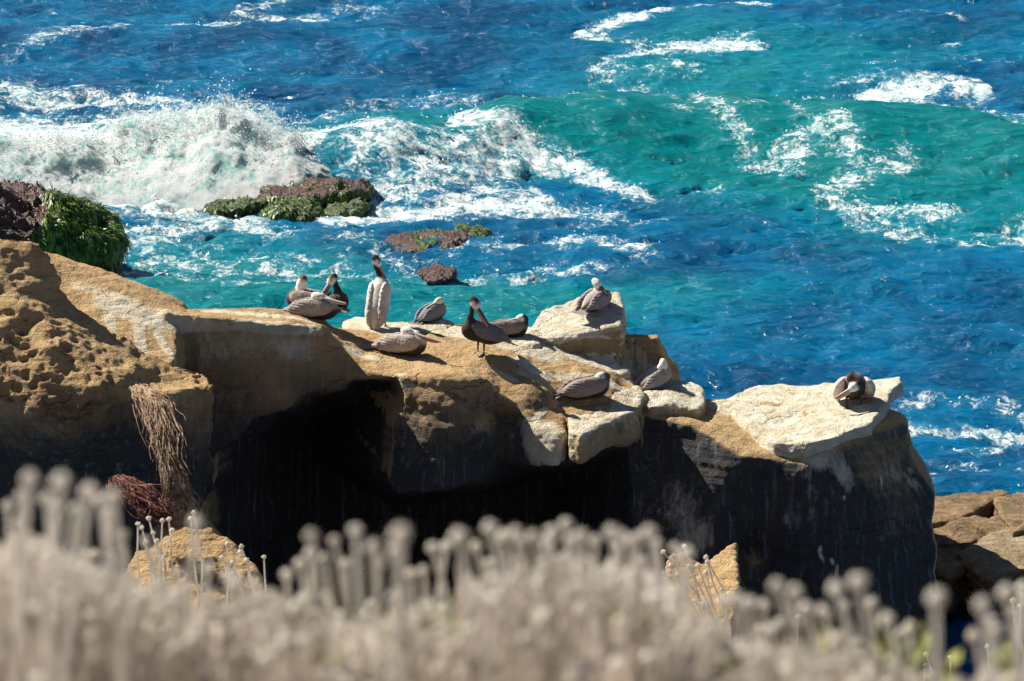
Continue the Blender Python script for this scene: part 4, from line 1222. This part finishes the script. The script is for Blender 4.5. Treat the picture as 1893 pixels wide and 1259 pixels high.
    for k in range(7):
        an = math.radians((k - 3) * 8)
        d = -(f * math.cos(an)) + s * math.sin(an) - .12 * u
        b = c - .36 * f + .0 * u + s * (k - 3) * .012
        wd = s * math.cos(an) + f * math.sin(an)
        e = b + d * .25
        for z_ in (0, -.006):
            TV += [b - wd * .012 + u * z_, b + wd * .012 + u * z_, e + wd * .020 + u * (z_ + .002 * k), e + d * .02 + u * (z_ + .002 * k), e - wd * .020 + u * (z_ + .002 * k)]
        o_ = k * 10
        TF += [(o_, o_ + 1, o_ + 2, o_ + 3, o_ + 4), (o_ + 9, o_ + 8, o_ + 7, o_ + 6, o_ + 5)] + [(o_ + i_, o_ + 5 + i_, o_ + 5 + (i_ + 1) % 5, o_ + (i_ + 1) % 5) for i_ in range(5)]
    make_mesh('tail', TV, TF, M_WING, root, smooth=False, attrs={'tint': np.tile(np.array(wing) * .7, (len(TV), 1))})
    if legs:
        for (fx, fy) in legs:
            top_ = np.array([fx * .6, fy, h - .08]); ank = np.array([fx, fy, .02])
            Vl, Fl = net(lambda P: smin(cone(P, top_, ank, .020, .011), cone(P, ank, ank + np.array([.02, 0, -.012]), .012, .010), .01), np.minimum(top_, ank) - .04, np.maximum(top_, ank) + .05, .0075)
            lg = make_mesh('leg', Vl, Fl, mlg.m, root)
            # webbed foot
            W = [(fx - .03, fy, .012), (fx + .10, fy - .055, .004), (fx + .085, fy - .028, .006), (fx + .125, fy, .004), (fx + .085, fy + .028, .006), (fx + .10, fy + .055, .004), (fx + .01, fy, .030)]
            make_mesh('foot', W, [(0, 1, 2, 6), (6, 2, 3), (6, 3, 4), (6, 4, 5), (0, 6, 5), (0, 5, 4, 3, 2, 1)], mlg.m, lg)
    root.rotation_euler = (0, 0, math.radians(yaw)); root.scale = (scale,) * 3
    return root


# where the rock surface lies under each bird
bpy.context.view_layer.update()
DG = bpy.context.evaluated_depsgraph_get()
TREES = [BVHTree.FromObject(o, DG) for o in scene.objects if o.type == 'MESH' and o.name.split('.')[0] in ('sandstone_cliff', 'rock_slab', 'pedestal_rock', 'white_rock', 'sandy_slope')]


def ground(px, py, sink=0.02):
    o = Vector((0, 0, CAM_Z)); d = Vector(ray(px, py)).normalized()
    best = None
    for t in TREES:
        hit = t.ray_cast(o, d)
        if hit[0] is not None and (best is None or hit[3] < best[1]): best = (hit[0], hit[3])
    p = best[0] if best else Vector(at(px, py, 54.5))
    # settle straight down onto whatever is below
    q = None
    for t in TREES:
        hit = t.ray_cast(p + Vector((0, 0, .6)), Vector((0, 0, -1)))
        if hit[0] is not None and (q is None or hit[0].z > q.z): q = hit[0]
    if q is None: q = p
    return (q.x, q.y, q.z - sink)


tucked = dict(neck=[(.27, 0, .24, .075), (.22, 0, .36, .055), (.12, 0, .41, .048)], head=(.06, 0, .385), bill=(1, -.10, -.26))
# 1 grey pelican lying with its long bill laid forward
pelican(ground(582, 588), -4, 'grey pelican lying flat with a long pale bill pointing right, front of the left trio', 4, .16,
        neck=[(.18, .02, .27, .07), (.10, .0, .34, .055)], head=(.05, -.05, .355), bill=(1, -.22, -.19), belly=DARKB, bill_len=.40)
# 2 its neighbour behind, head tucked
def beside(px, py, dx, dy, dz=0):
    g = ground(px, py); return (g[0] + dx, g[1] + dy, g[2] + dz)


pelican(beside(580, 588, -.08, .30, .02), 165, 'pelican half hidden behind the front one, white head tucked down, rusty nape', 10, .20,
        neck=[(.16, -.02, .34, .075), (.12, 0, .43, .055)], head=(.11, 0, .46), bill=(.25, .2, -1), nape=CHEST, neckcol=WHITE, bill_len=.25, crown=WHITE, body=BROWN, head_s=1.5)
# 3 dark necked one with a red pouch
pelican(beside(590, 588, .15, .22, -.02), -40, 'dark-necked pelican with a red throat pouch and lowered bill, right of the left trio', 24, .20,
        neck=[(.20, 0, .34, .062), (.15, 0, .46, .046), (.10, 0, .55, .040)], head=(.08, -.03, .60), bill=(-.27, -.62, -.85), nape=DARKB, neckcol=DARKB, crown=(.30, .12, .05), pouch=(.55, .09, .08),
        bill_col=(.35, .30, .27), body=BROWN, wing=BROWN, bill_len=.30)
# 4 tall standing one seen from behind
pelican(ground(700, 604), 72, 'tall pelican standing upright with its neck stretched up, seen from behind', 66, .43,
        neck=[(.10, 0, .70, .056), (.11, .03, .82, .038), (.08, .07, .93, .034)], head=(.09, .06, 1.01), bill=(.25, -.45, -1), nape=DARKB, neckcol=DARKB, crown=CHEST, pouch=(.50, .20, .15),
        bill_col=(.45, .36, .28), body=(.74, .70, .64), wing=(.76, .72, .66), belly=(.6, .56, .5), legs=[(.10, .07), (.10, -.07)], bill_len=.27, spread=.0)
# 5 small sitting one, yellow head
pelican(ground(799, 592), 55, 'small slate-grey pelican sitting on a white mound, pale yellow head turned back', 10, .17, neck=[(.17, 0, .30, .07), (.12, -.05, .36, .055)], head=(.10, -.08, .385),
        bill=(-1, .25, -.32), crown=YEL, nape=(.6, .55, .42), wing=(.235, .24, .27), body=(.22, .22, .25), scale=.82, bill_len=.27)
# 6 lying in front, bill forward
pelican(ground(745, 655), -14, 'pale grey pelican lying on the tan terrace in front, pinkish bill pointing right', 5, .17, neck=[(.27, 0, .22, .08), (.20, .02, .32, .06), (.08, .02, .37, .05)], head=(.06, .0, .37),
        bill=(1, -.15, -.22), nape=WHITE, belly=(.05, .035, .025), pouch=(.48, .16, .13), bill_col=(.55, .50, .38), bill_len=.50, wing=(.52, .46, .41))
# 7 standing, dark breast
pelican(ground(892, 652), -148, 'dark-breasted pelican standing on the terrace, preening its shoulder with a long dark bill', 22, .33,
        neck=[(.22, .02, .50, .070), (.23, .04, .60, .044), (.20, .03, .72, .038)], head=(.17, .07, .80), bill=(-.42, .50, -1.0), nape=DARKB, neckcol=DARKB, crown=CHEST, pouch=(.58, .25, .17),
        bill_col=(.07, .06, .055), body=(.07, .055, .05), wing=(.17, .16, .18), belly=(.03, .022, .018), legs=[(.03, .085), (.03, -.085)], bill_len=.36, head_s=1.3)
# 8 lying behind it
pelican(ground(938, 600), 2, 'brownish grey pelican lying behind the standing one, bill laid back along its own back', 4, .17,
        neck=[(.30, 0, .24, .07), (.33, 0, .34, .05)], head=(.25, -.03, .375), bill=(-1, -.05, -.22), nape=DARKB, neckcol=(.10, .08, .07), crown=WHITE, bill_len=.26, wing=(.27, .215, .195), body=(.27, .22, .2), scale=.84)
# 9 on the raised boulder
pelican(ground(1100, 574), 62, 'pelican perched on the raised pale boulder, seen from behind, white head bowed', 8, .19,
        neck=[(.14, 0, .34, .07), (.08, .0, .42, .05)], head=(.05, 0, .46), bill=(-.2, -.75, -.55), nape=WHITE, neckcol=(.12, .08, .05), crown=WHITE, bill_col=(.16, .13, .11), spread=.5, scale=.95, bill_len=.24, wing=(.38, .33, .31))
# 10 lying on the front block
pelican(ground(1084, 734), 18, 'brown-grey pelican lying on the cream block, tail towards the left, head tucked flat', 8, .16,
        neck=[(.28, 0, .24, .075), (.32, 0, .31, .055)], head=(.24, 0, .325), bill=(-1, .1, -.2), nape=(.10, .08, .06), neckcol=(.13, .10, .08), crown=(.66, .68, .62), wing=(.29, .24, .205), body=(.28, .23, .2), bill_len=.24, scale=.98)
# 11 sitting on the squared block
pelican(ground(1210, 715), 48, 'pale pelican sitting on the squared block at the right, fluffed wing and small upright head', 14, .18,
        neck=[(.10, -.02, .32, .065), (.06, -.08, .38, .05)], head=(.12, -.10, .43), bill=(.0, -.45, -1), nape=WHITE, crown=(.72, .72, .66), pouch=(.42, .14, .1), wing=(.44, .38, .35), body=(.40, .35, .32), spread=.6, scale=.86, bill_len=.22)
# 12 preening on the white plate
pelican(ground(1578, 750), -92, 'pelican standing on the white plate facing the viewer, wings drooped, neck arched over', 30, .30,
        neck=[(.20, -.01, .44, .062), (.22, -.05, .50, .05), (.28, -.07, .48, .042)], head=(.34, -.01, .37), bill=(.1, -.65, -.38), nape=DARKB, neckcol=DARKB, crown=WHITE, pouch=(.62, .33, .24),
        bill_col=(.40, .33, .28), body=(.30, .25, .22), wing=(.74, .67, .61), belly=(.05, .04, .038), legs=[(.05, .10), (.05, -.10)], spread=1.7, wing_drop=1.0, bill_len=.27, scale=1.08)
# ------------------------------------------------------------------ the near clifftop and its dry brush
mg = Mat('clifftop_soil'); mg.out(mg.mix(mg.noise(mg.pos(), 4, 6), (0.12, 0.085, 0.05), (0.25, 0.18, 0.11)), .95, mg.bump(mg.noise(mg.pos(), 12, 6), .05))
prof = [(-14, 14.6), (2, 14.42), (4.2, 14.2), (7, 13.1), (12, 11.6), (18, 9.75), (22.5, 8.55), (25, 7.0), (30, 3.4), (37, -1.2)]
ys = np.concatenate([np.linspace(-14, 2, 10), np.linspace(2.3, 37, 110)]); xs = np.linspace(-26, 26, 105)
Xg, Yg = np.meshgrid(xs, ys, indexing='ij')
Zg = np.interp(Yg, [p_[0] for p_ in prof], [p_[1] for p_ in prof])
Pn = np.stack([Xg.ravel(), Yg.ravel(), 0 * Xg.ravel()], 1)
Zg = Zg.ravel() + (0.25 * fbm(Pn * .35, 4, 300)) * sstep(4, 10, Pn[:, 1]) + .03 * fbm(Pn * 2, 3, 301) - 0.35 * sstep(6, 12, Pn[:, 1])


def hill_z(x, y):
    i = np.clip((x + 26) / .5, 0, 103.99); iy = np.interp(y, ys, np.arange(len(ys)))
    Z = Zg.reshape(len(xs), len(ys)); return Z[int(round(i)), int(round(iy))]


i = (np.arange(len(xs) - 1)[:, None] * len(ys) + np.arange(len(ys) - 1)[None]).ravel()
prop(make_mesh('clifftop_ground', np.stack([Pn[:, 0], Pn[:, 1], Zg], 1), np.stack([i, i + len(ys), i + len(ys) + 1, i + 1], 1), mg.m), kind='structure')


def dry_mat(name, a, b, rough=.8):
    m = Mat(name); return m.out(m.mix(m.ramp(m.noise(m.pos(), 9, 4), .35, .65), a, b), rough, m.bump(m.noise(m.pos(), 300, 3), .001, .6), .15)


def glow(m, t=.5):
    # thin dry tissue lets the low sun through
    nt = m.node_tree; b = nt.nodes['Principled BSDF']; o = nt.nodes['Material Output']
    tl = nt.nodes.new('ShaderNodeBsdfTranslucent'); mx = nt.nodes.new('ShaderNodeMixShader'); mx.inputs[0].default_value = t
    nt.links.new(b.inputs['Base Color'].links[0].from_socket, tl.inputs[0])
    nt.links.new(b.outputs[0], mx.inputs[1]); nt.links.new(tl.outputs[0], mx.inputs[2]); nt.links.new(mx.outputs[0], o.inputs['Surface'])
    return m


M_STALK = glow(dry_mat('dry_stalk', (0.74, 0.70, 0.63), (0.86, 0.82, 0.75)))
M_HEAD = glow(dry_mat('dry_flower_head', (0.70, 0.65, 0.57), (0.86, 0.82, 0.74)))
M_TWIG = glow(dry_mat('dry_twigs', (0.49, 0.43, 0.37), (0.80, 0.72, 0.64)))
M_LEAF = glow(dry_mat('grey_leaves', (0.46, 0.40, 0.345), (0.76, 0.68, 0.60)))
M_GREEN = dry_mat('green_leaves', (0.14, 0.18, 0.04), (0.36, 0.36, 0.12))


def head_mesh(name, r, seed, cup=False):
    """dried composite head: a button of bristly bracts over a short collar"""
    rg = np.random.default_rng(seed)
    V = []; F = []
    nu, nv = 10, 6
    for j in range(nv + 1):
        t = j / nv; rr = r * math.sin(math.pi * min(t * .92 + .08, 1)) ** .7; z = -r * math.cos(math.pi * t) * .8
        for k in range(nu):
            a = 2 * math.pi * k / nu; w = rr * (1 + .12 * rg.normal())
            V.append((w * math.cos(a), w * math.sin(a), z))
    for j in range(nv):
        for k in range(nu):
            k2 = (k + 1) % nu; F.append((j * nu + k, j * nu + k2, (j + 1) * nu + k2, (j + 1) * nu + k))
    F.append(tuple(range(nu))[::-1]); F.append(tuple(nv * nu + k for k in range(nu)))
    for k in range(26):      # bracts
        a = rg.uniform(0, 2 * math.pi); e = rg.uniform(-.6, 1.4)
        d = np.array([math.cos(a) * math.cos(e), math.sin(a) * math.cos(e), math.sin(e)])
        s_ = np.array([-math.sin(a), math.cos(a), 0]) * r * .16
        o_ = len(V); V += [d * r * .8 - s_, d * r * .8 + s_, d * r * 1.35]; F.append((o_, o_ + 1, o_ + 2))
    me = bpy.data.meshes.new(name); me.from_pydata([tuple(v) for v in V], [], F); me.materials.append(M_HEAD)
    return me


HEADS = [head_mesh('flower_head', 1.0, 400 + k) for k in range(4)]


def curve_pts(a, b, bend, n=7, seed=0):
    a = np.array(a, float); b = np.array(b, float); t = np.linspace(0, 1, n)[:, None]
    return a + (b - a) * t + np.array(bend) * (np.sin(np.pi * t) * .5 + t * (1 - t))


def stalk(parent, foot, tip, r_head, r0, r1, bend):
    """a part of its bush: stalk with its flower head as sub-part; coordinates are relative to the bush"""
    P = curve_pts(foot, tip, bend)
    V, F = tubes([P], [(r0, r1)], 6)
    st = make_mesh('flower_stalk', V, F, M_STALK, parent)
    hd = bpy.data.objects.new('flower_head', random.choice(HEADS)); COL.objects.link(hd); hd.parent = st
    hd.location = tip; hd.scale = (r_head,) * 3
    d = Vector(P[-1] - P[-2]); hd.rotation_euler = d.to_track_quat('Z', 'Y').to_euler()
    return st


# (label, x range in the picture, silhouette height at its left, middle and right, individual heads)
BUSHES = [
    ('blurred dry bush at the far left edge with five tall round seed heads', (-120, 240), (950, 945, 1005),
     [(55, 885, 2.2), (113, 890, 2.0), (40, 918, 2.6), (85, 922, 2.7), (165, 908, 2.2), (208, 918, 2.2), (140, 940, 2.5), (185, 925, 2.8), (15, 935, 3.0), (225, 990, 3.0), (100, 935, 3.0), (200, 950, 3)]),
    ('blurred dry bush below the hanging brown brush, with few heads and a bare top', (240, 520), (1040, 1055, 1050),
     [(362, 965, 2.6), (268, 1000, 3.4), (420, 1065, 3.0), (470, 1075, 3.0), (330, 1060, 3.2), (385, 1050, 3)]),
    ('blurred dry bush under the cave mouth with loose separate seed heads', (520, 860), (1080, 1082, 1058),
     [(575, 990, 2.4), (618, 1000, 2.8), (657, 980, 2.5), (740, 988, 1.9), (690, 1012, 2.4), (555, 1042, 3.0), (600, 1030, 3.1), (640, 1042, 3.2), (800, 1012, 3.0), (825, 1010, 3.2), (848, 992, 2.3), (575, 1022, 3), (730, 1020, 2.4),
      (782, 1055, 3), (530, 1062, 3), (700, 1040, 2.6), (760, 1060, 3)]),
    ('blurred dry bush below the cream block, its top crowded with heads', (860, 1230), (1030, 980, 985),
     [(905, 975, 2.5), (930, 992, 2.9), (952, 985, 2.5), (985, 992, 2.7), (1046, 968, 2.8), (1020, 985, 2.6), (1130, 985, 2.5), (1200, 985, 2.5), (1100, 1000, 2.8), (1165, 1000, 2.8), (880, 1010, 3), (965, 1000, 3),
      (1075, 990, 2.6), (1060, 1000, 2.4), (1150, 990, 3), (1215, 1005, 3), (1010, 1000, 3), (1178, 992, 3)]),
    ('blurred dry bush in front of the yellow boulder, sloping down to the right', (1230, 1400), (1040, 1110, 1125),
     [(1270, 1022, 2.8), (1248, 1012, 3), (1360, 1105, 2.6), (1385, 1115, 2.8), (1338, 1110, 3)]),
    ('blurred dry bush beneath the dark wall with two tall pairs of heads', (1400, 1690), (1130, 1125, 1180),
     [(1435, 1082, 2.3), (1468, 1095, 2.3), (1490, 1125, 2.6), (1545, 1088, 2.3), (1586, 1075, 2.2), (1522, 1132, 2.6), (1612, 1115, 3.0), (1640, 1145, 2.6), (1682, 1160, 2.6), (1412, 1120, 2.8), (1560, 1120, 3), (1665, 1170, 3)]),
    ('blurred dry stalks at the lower right corner beside the dark gap', (1720, 2020), (1215, 1175, 1130),
     [(1730, 1105, 2.1), (1815, 1118, 2.2), (1860, 1095, 2.4), (1890, 1085, 3.2), (1800, 1175, 2.8), (1842, 1165, 2.8), (1893, 1110, 2.6), (1930, 1100, 2.5), (1830, 1150, 2.6), (1870, 1130, 3)]),
]
for lab, (xa, xb), (ya, ym, yb), hs in BUSHES:
    ctr = at((xa + xb) / 2, 1250, 2.75)
    base = np.array([ctr[0], 2.75, 14.35])
    b = empty('dry_bush', base, lab, 'bush', 'dry bushes along the clifftop edge')
    # individual stalks that stand up over the bush
    for (px, py, d) in hs:
        tip = at(px, py, d) - base
        px2 = px + random.uniform(-60, 190) if px < 1200 else px + random.uniform(20, 230)
        foot = at(px2, 1500, d + .05) - base
        foot[2] = tip[2] - random.uniform(.32, .40)
        stalk(b, foot, tip, random.uniform(.0040, .0056), .0034, .0022, (random.uniform(-.02, .02), 0, 0))
    # the dense body of the bush: countless stalks, twigs and leaves
    w_px = xb - xa; n = int(w_px * 2.9)
    paths = []; rad = []; hv = []
    for k in range(n):
        px = random.uniform(xa - 8, xb + 8); t = (px - xa) / w_px
        ytop = np.interp(t, [0, .5, 1], [ya, ym, yb]) + 30 * math.sin(px / 31.0) * math.sin(px / 13.0 + 2) + 14 * math.sin(px / 7.0)
        d = random.uniform(2.35, 3.9)
        py = ytop + abs(random.gauss(0, 1)) * 95 + random.uniform(34, 60) + (0 if random.random() < .3 else random.uniform(0, 160))
        tip = at(px, py, d)
        foot = np.array([tip[0] + random.gauss(0, .03), d + random.gauss(0, .03), max(14.2, tip[2] - random.uniform(.25, .55))])
        paths.append(curve_pts(foot - base, tip - base, (random.gauss(0, .012), 0, 0), 5)); rad.append((.0021, .0011))
        hv.append(tip - base)
        for _ in range(2):   # side twigs
            q = foot + (tip - foot) * random.uniform(.3, .9) - base
            e = q + np.array([random.gauss(0, .03), random.gauss(0, .03), random.uniform(.01, .06)])
            paths.append(np.array([q, (q + e) / 2 + np.array([0, 0, -.003]), e])); rad.append((.0016, .0009))
    V, F = tubes(paths, rad, 4)
    prop(make_mesh('twigs', V, F, M_TWIG, b, smooth=False), kind='stuff')
    # heads of the mass, joined
    me = HEADS[0]; hb = np.array([v.co[:] for v in me.vertices]); hf = [tuple(p_.vertices) for p_ in me.polygons]
    V = []; F = []
    for k, c_ in enumerate(hv):
        if k % 2: continue
        o_ = len(V) * len(hb); V.append(hb * random.uniform(.0035, .0055) + c_); F += [tuple(o_ + q for q in p_) for p_ in hf]
    prop(make_mesh('small_flower_heads', np.concatenate(V), F, M_HEAD, b, smooth=False), kind='stuff')
    for nm, mt, cnt, zlo, sz in (('grey_leaves', M_LEAF, int(w_px * 24), 75, .011), ('green_leaves', M_GREEN, int(w_px * 1.3), 170, .012)):
        pxs = np.random.default_rng(int(xa + 999)).uniform(xa - 10, xb + 10, cnt); t = (pxs - xa) / w_px
        yt = np.interp(t, [0, .5, 1], [ya, ym, yb]) + zlo + np.random.default_rng(int(xa + 1099)).uniform(0, 1, cnt) ** .8 * (420 - zlo)
        if nm == 'green_leaves':   # a few living shoots
            cl = np.random.default_rng(int(xa + 1005)).uniform(0, 1, (5, 2)); pick = np.random.default_rng(1).integers(0, 5, cnt)
            pxs = xa + cl[pick, 0] * w_px + rng.normal(size=cnt) * 10; yt = (1150 if xa < 1200 else 1205) + cl[pick, 1] * 90 + rng.normal(size=cnt) * 22
        dd = rng.uniform(2.5, 4.1, cnt)
        C = np.array([at(a_, b_, c_) for a_, b_, c_ in zip(pxs, yt, dd)]) - base
        d1 = rng.normal(size=(cnt, 3)) + np.array([0, 0, .8]); d1 /= np.linalg.norm(d1, axis=1, keepdims=True)
        s_ = np.cross(d1, rng.normal(size=(cnt, 3))); s_ /= np.linalg.norm(s_, axis=1, keepdims=True)
        L = sz * rng.uniform(.6, 1.5, (cnt, 1))
        V = np.stack([C, C + d1 * L * .5 + s_ * L * .28, C + d1 * L, C + d1 * L * .5 - s_ * L * .28], 1).reshape(-1, 3)
        F = np.arange(cnt * 4).reshape(-1, 4)
        prop(make_mesh(nm, V, F, mt, b, smooth=False), kind='stuff')

# thinner dead stalks farther down the slope, in focus
SHARP = [
    ('cluster of thin forked dry stalks with small white heads against the sandy slope', 22.0,
     [(262, 975, 290, 1100), (275, 958, 305, 1040), (300, 962, 298, 1060), (312, 960, 318, 1060), (270, 1000, 280, 1080), (283, 985, 300, 1060), (318, 980, 297, 1040), (255, 968, 262, 1100), (268, 1005, 285, 1050), (290, 1000, 297, 1060)]),
    ('tall single pale stalk bending over at its top, left of the cave', 21.5, [(358, 948, 372, 1120), (352, 958, 368, 1110)]),
    ('low thin dry stalks scattered at the right foot of the sandy slope', 23.0,
     [(420, 1005, 428, 1080), (446, 1010, 470, 1090), (488, 1030, 492, 1100), (455, 1035, 470, 1100), (430, 1040, 440, 1100), (410, 1030, 420, 1100), (444, 1020, 450, 1095)]),
    ('fan of thin dark-headed dry stalks in front of the yellow boulder', 21.0,
     [(1226, 1020, 1330, 1160), (1246, 1027, 1300, 1150), (1265, 1010, 1300, 1150), (1274, 1048, 1325, 1155), (1290, 1045, 1330, 1150), (1305, 1058, 1328, 1155), (1308, 1038, 1345, 1150), (1228, 1060, 1310, 1160),
      (1252, 1062, 1290, 1150), (1305, 1030, 1340, 1130), (1335, 1090, 1350, 1160), (1284, 1110, 1310, 1170), (1300, 1115, 1320, 1170), (1240, 1045, 1270, 1130)]),
    ('two short bright twigs in the dark gap near the lower right corner', 20.0, [(1712, 1210, 1712, 1300), (1757, 1215, 1748, 1300), (1710, 1230, 1720, 1300), (1475, 1140, 1478, 1260)]),
    ('slender knobbly stalks reaching in from the right edge', 19.0, [(1872, 1110, 1893, 1200), (1886, 1120, 1880, 1200), (1825, 1195, 1835, 1280), (1877, 1135, 1900, 1230), (1890, 1100, 1905, 1220)]),
]
for lab, D, st in SHARP:
    P0 = at(np.mean([q[2] for q in st]), np.mean([q[3] for q in st]), D)
    base = np.array([P0[0], D, hill_z(P0[0], D)])
    b = empty('dry_stalk_plant', base, lab, 'dried plant', 'dead plants lower on the slope')
    for (x0, y0, x1, y1) in st:
        dd = D + random.uniform(-.3, .3)
        tip = at(x0, y0, dd); mid = at(x1, y1, dd)
        foot = mid + (mid - tip) * .4; foot[2] = hill_z(foot[0], dd) - .02
        P = np.array([foot, mid, mid + (tip - mid) * .5 + np.array([random.gauss(0, .02), 0, 0]), tip]) - base
        V, F = tubes([P], [(.0085, .0050)], 6)
        s_o = make_mesh('flower_stalk', V, F, M_STALK, b)
        hd = bpy.data.objects.new('flower_head', random.choice(HEADS)); COL.objects.link(hd); hd.parent = s_o
        hd.location = tip - base; hd.scale = (.016, .016, .014); hd.rotation_euler = (random.gauss(0, .5), random.gauss(0, .5), random.uniform(0, 6))


# ------------------------------------------------------------------ dead brush hanging on the cliff
def strands(name, label, rows, n, spread, mat, r=.006, seed=0):
    """rows: centre line points with half widths"""
    rg = np.random.default_rng(seed)
    C = np.array([at(a_, b_, c_) for a_, b_, c_, _ in rows]); W = np.array([q[3] for q in rows])
    paths = []; rad = []
    T = np.linspace(0, 1, len(rows))
    for k in range(n):
        t0 = max(0, rg.uniform(-.15, .8)); t1 = min(1, t0 + rg.uniform(.15, .4))
        ts = np.linspace(t0, t1, 6); u_ = rg.normal() * .6; v_ = rg.uniform(-1, 1)
        P = np.stack([np.interp(ts, T, C[:, j]) for j in range(3)], 1)
        w = np.interp(ts, T, W)
        P[:, 0] += u_ * w + np.cumsum(rg.normal(size=6)) * spread
        P[:, 1] += -abs(v_) * .10 - .05 + np.cumsum(rg.normal(size=6)) * spread * .6
        P[:, 2] += np.cumsum(rg.normal(size=6)) * spread * .5
        k_ = rg.uniform(.35, 1.5) if rg.random() < .93 else 2.4
        paths.append(P); rad.append((r * k_, r * .35 * k_))
    o = C[0]
    e = empty(name, o, label, 'dead brush')
    V, F = tubes([p_ - o for p_ in paths], rad, 3)
    prop(make_mesh('brittle_stems', V, F, mat, e, smooth=False), kind='stuff')
    return e


mbr = dry_mat('brown_brush', (0.15, 0.09, 0.055), (0.42, 0.30, 0.20))
mrd = dry_mat('red_brush', (0.10, 0.035, 0.028), (0.26, 0.12, 0.085))
strands('hanging_brush', 'long brown dead brush hanging down the cliff left of the cave', [(258, 712, 48.5, .08), (285, 740, 48.1, .14), (302, 790, 47.7, .13), (314, 850, 47.4, .07), (325, 900, 47.2, .09), (345, 940, 47.3, .15)], 950, .028, mbr, .006, 5)
strands('red_brush', 'reddish dry brush clump at the foot of the shaded cliff, behind the left bush', [(225, 880, 47.6, .12), (255, 905, 47.4, .20), (290, 945, 47.2, .16), (320, 975, 47.2, .08)], 520, .03, mrd, .006, 6)
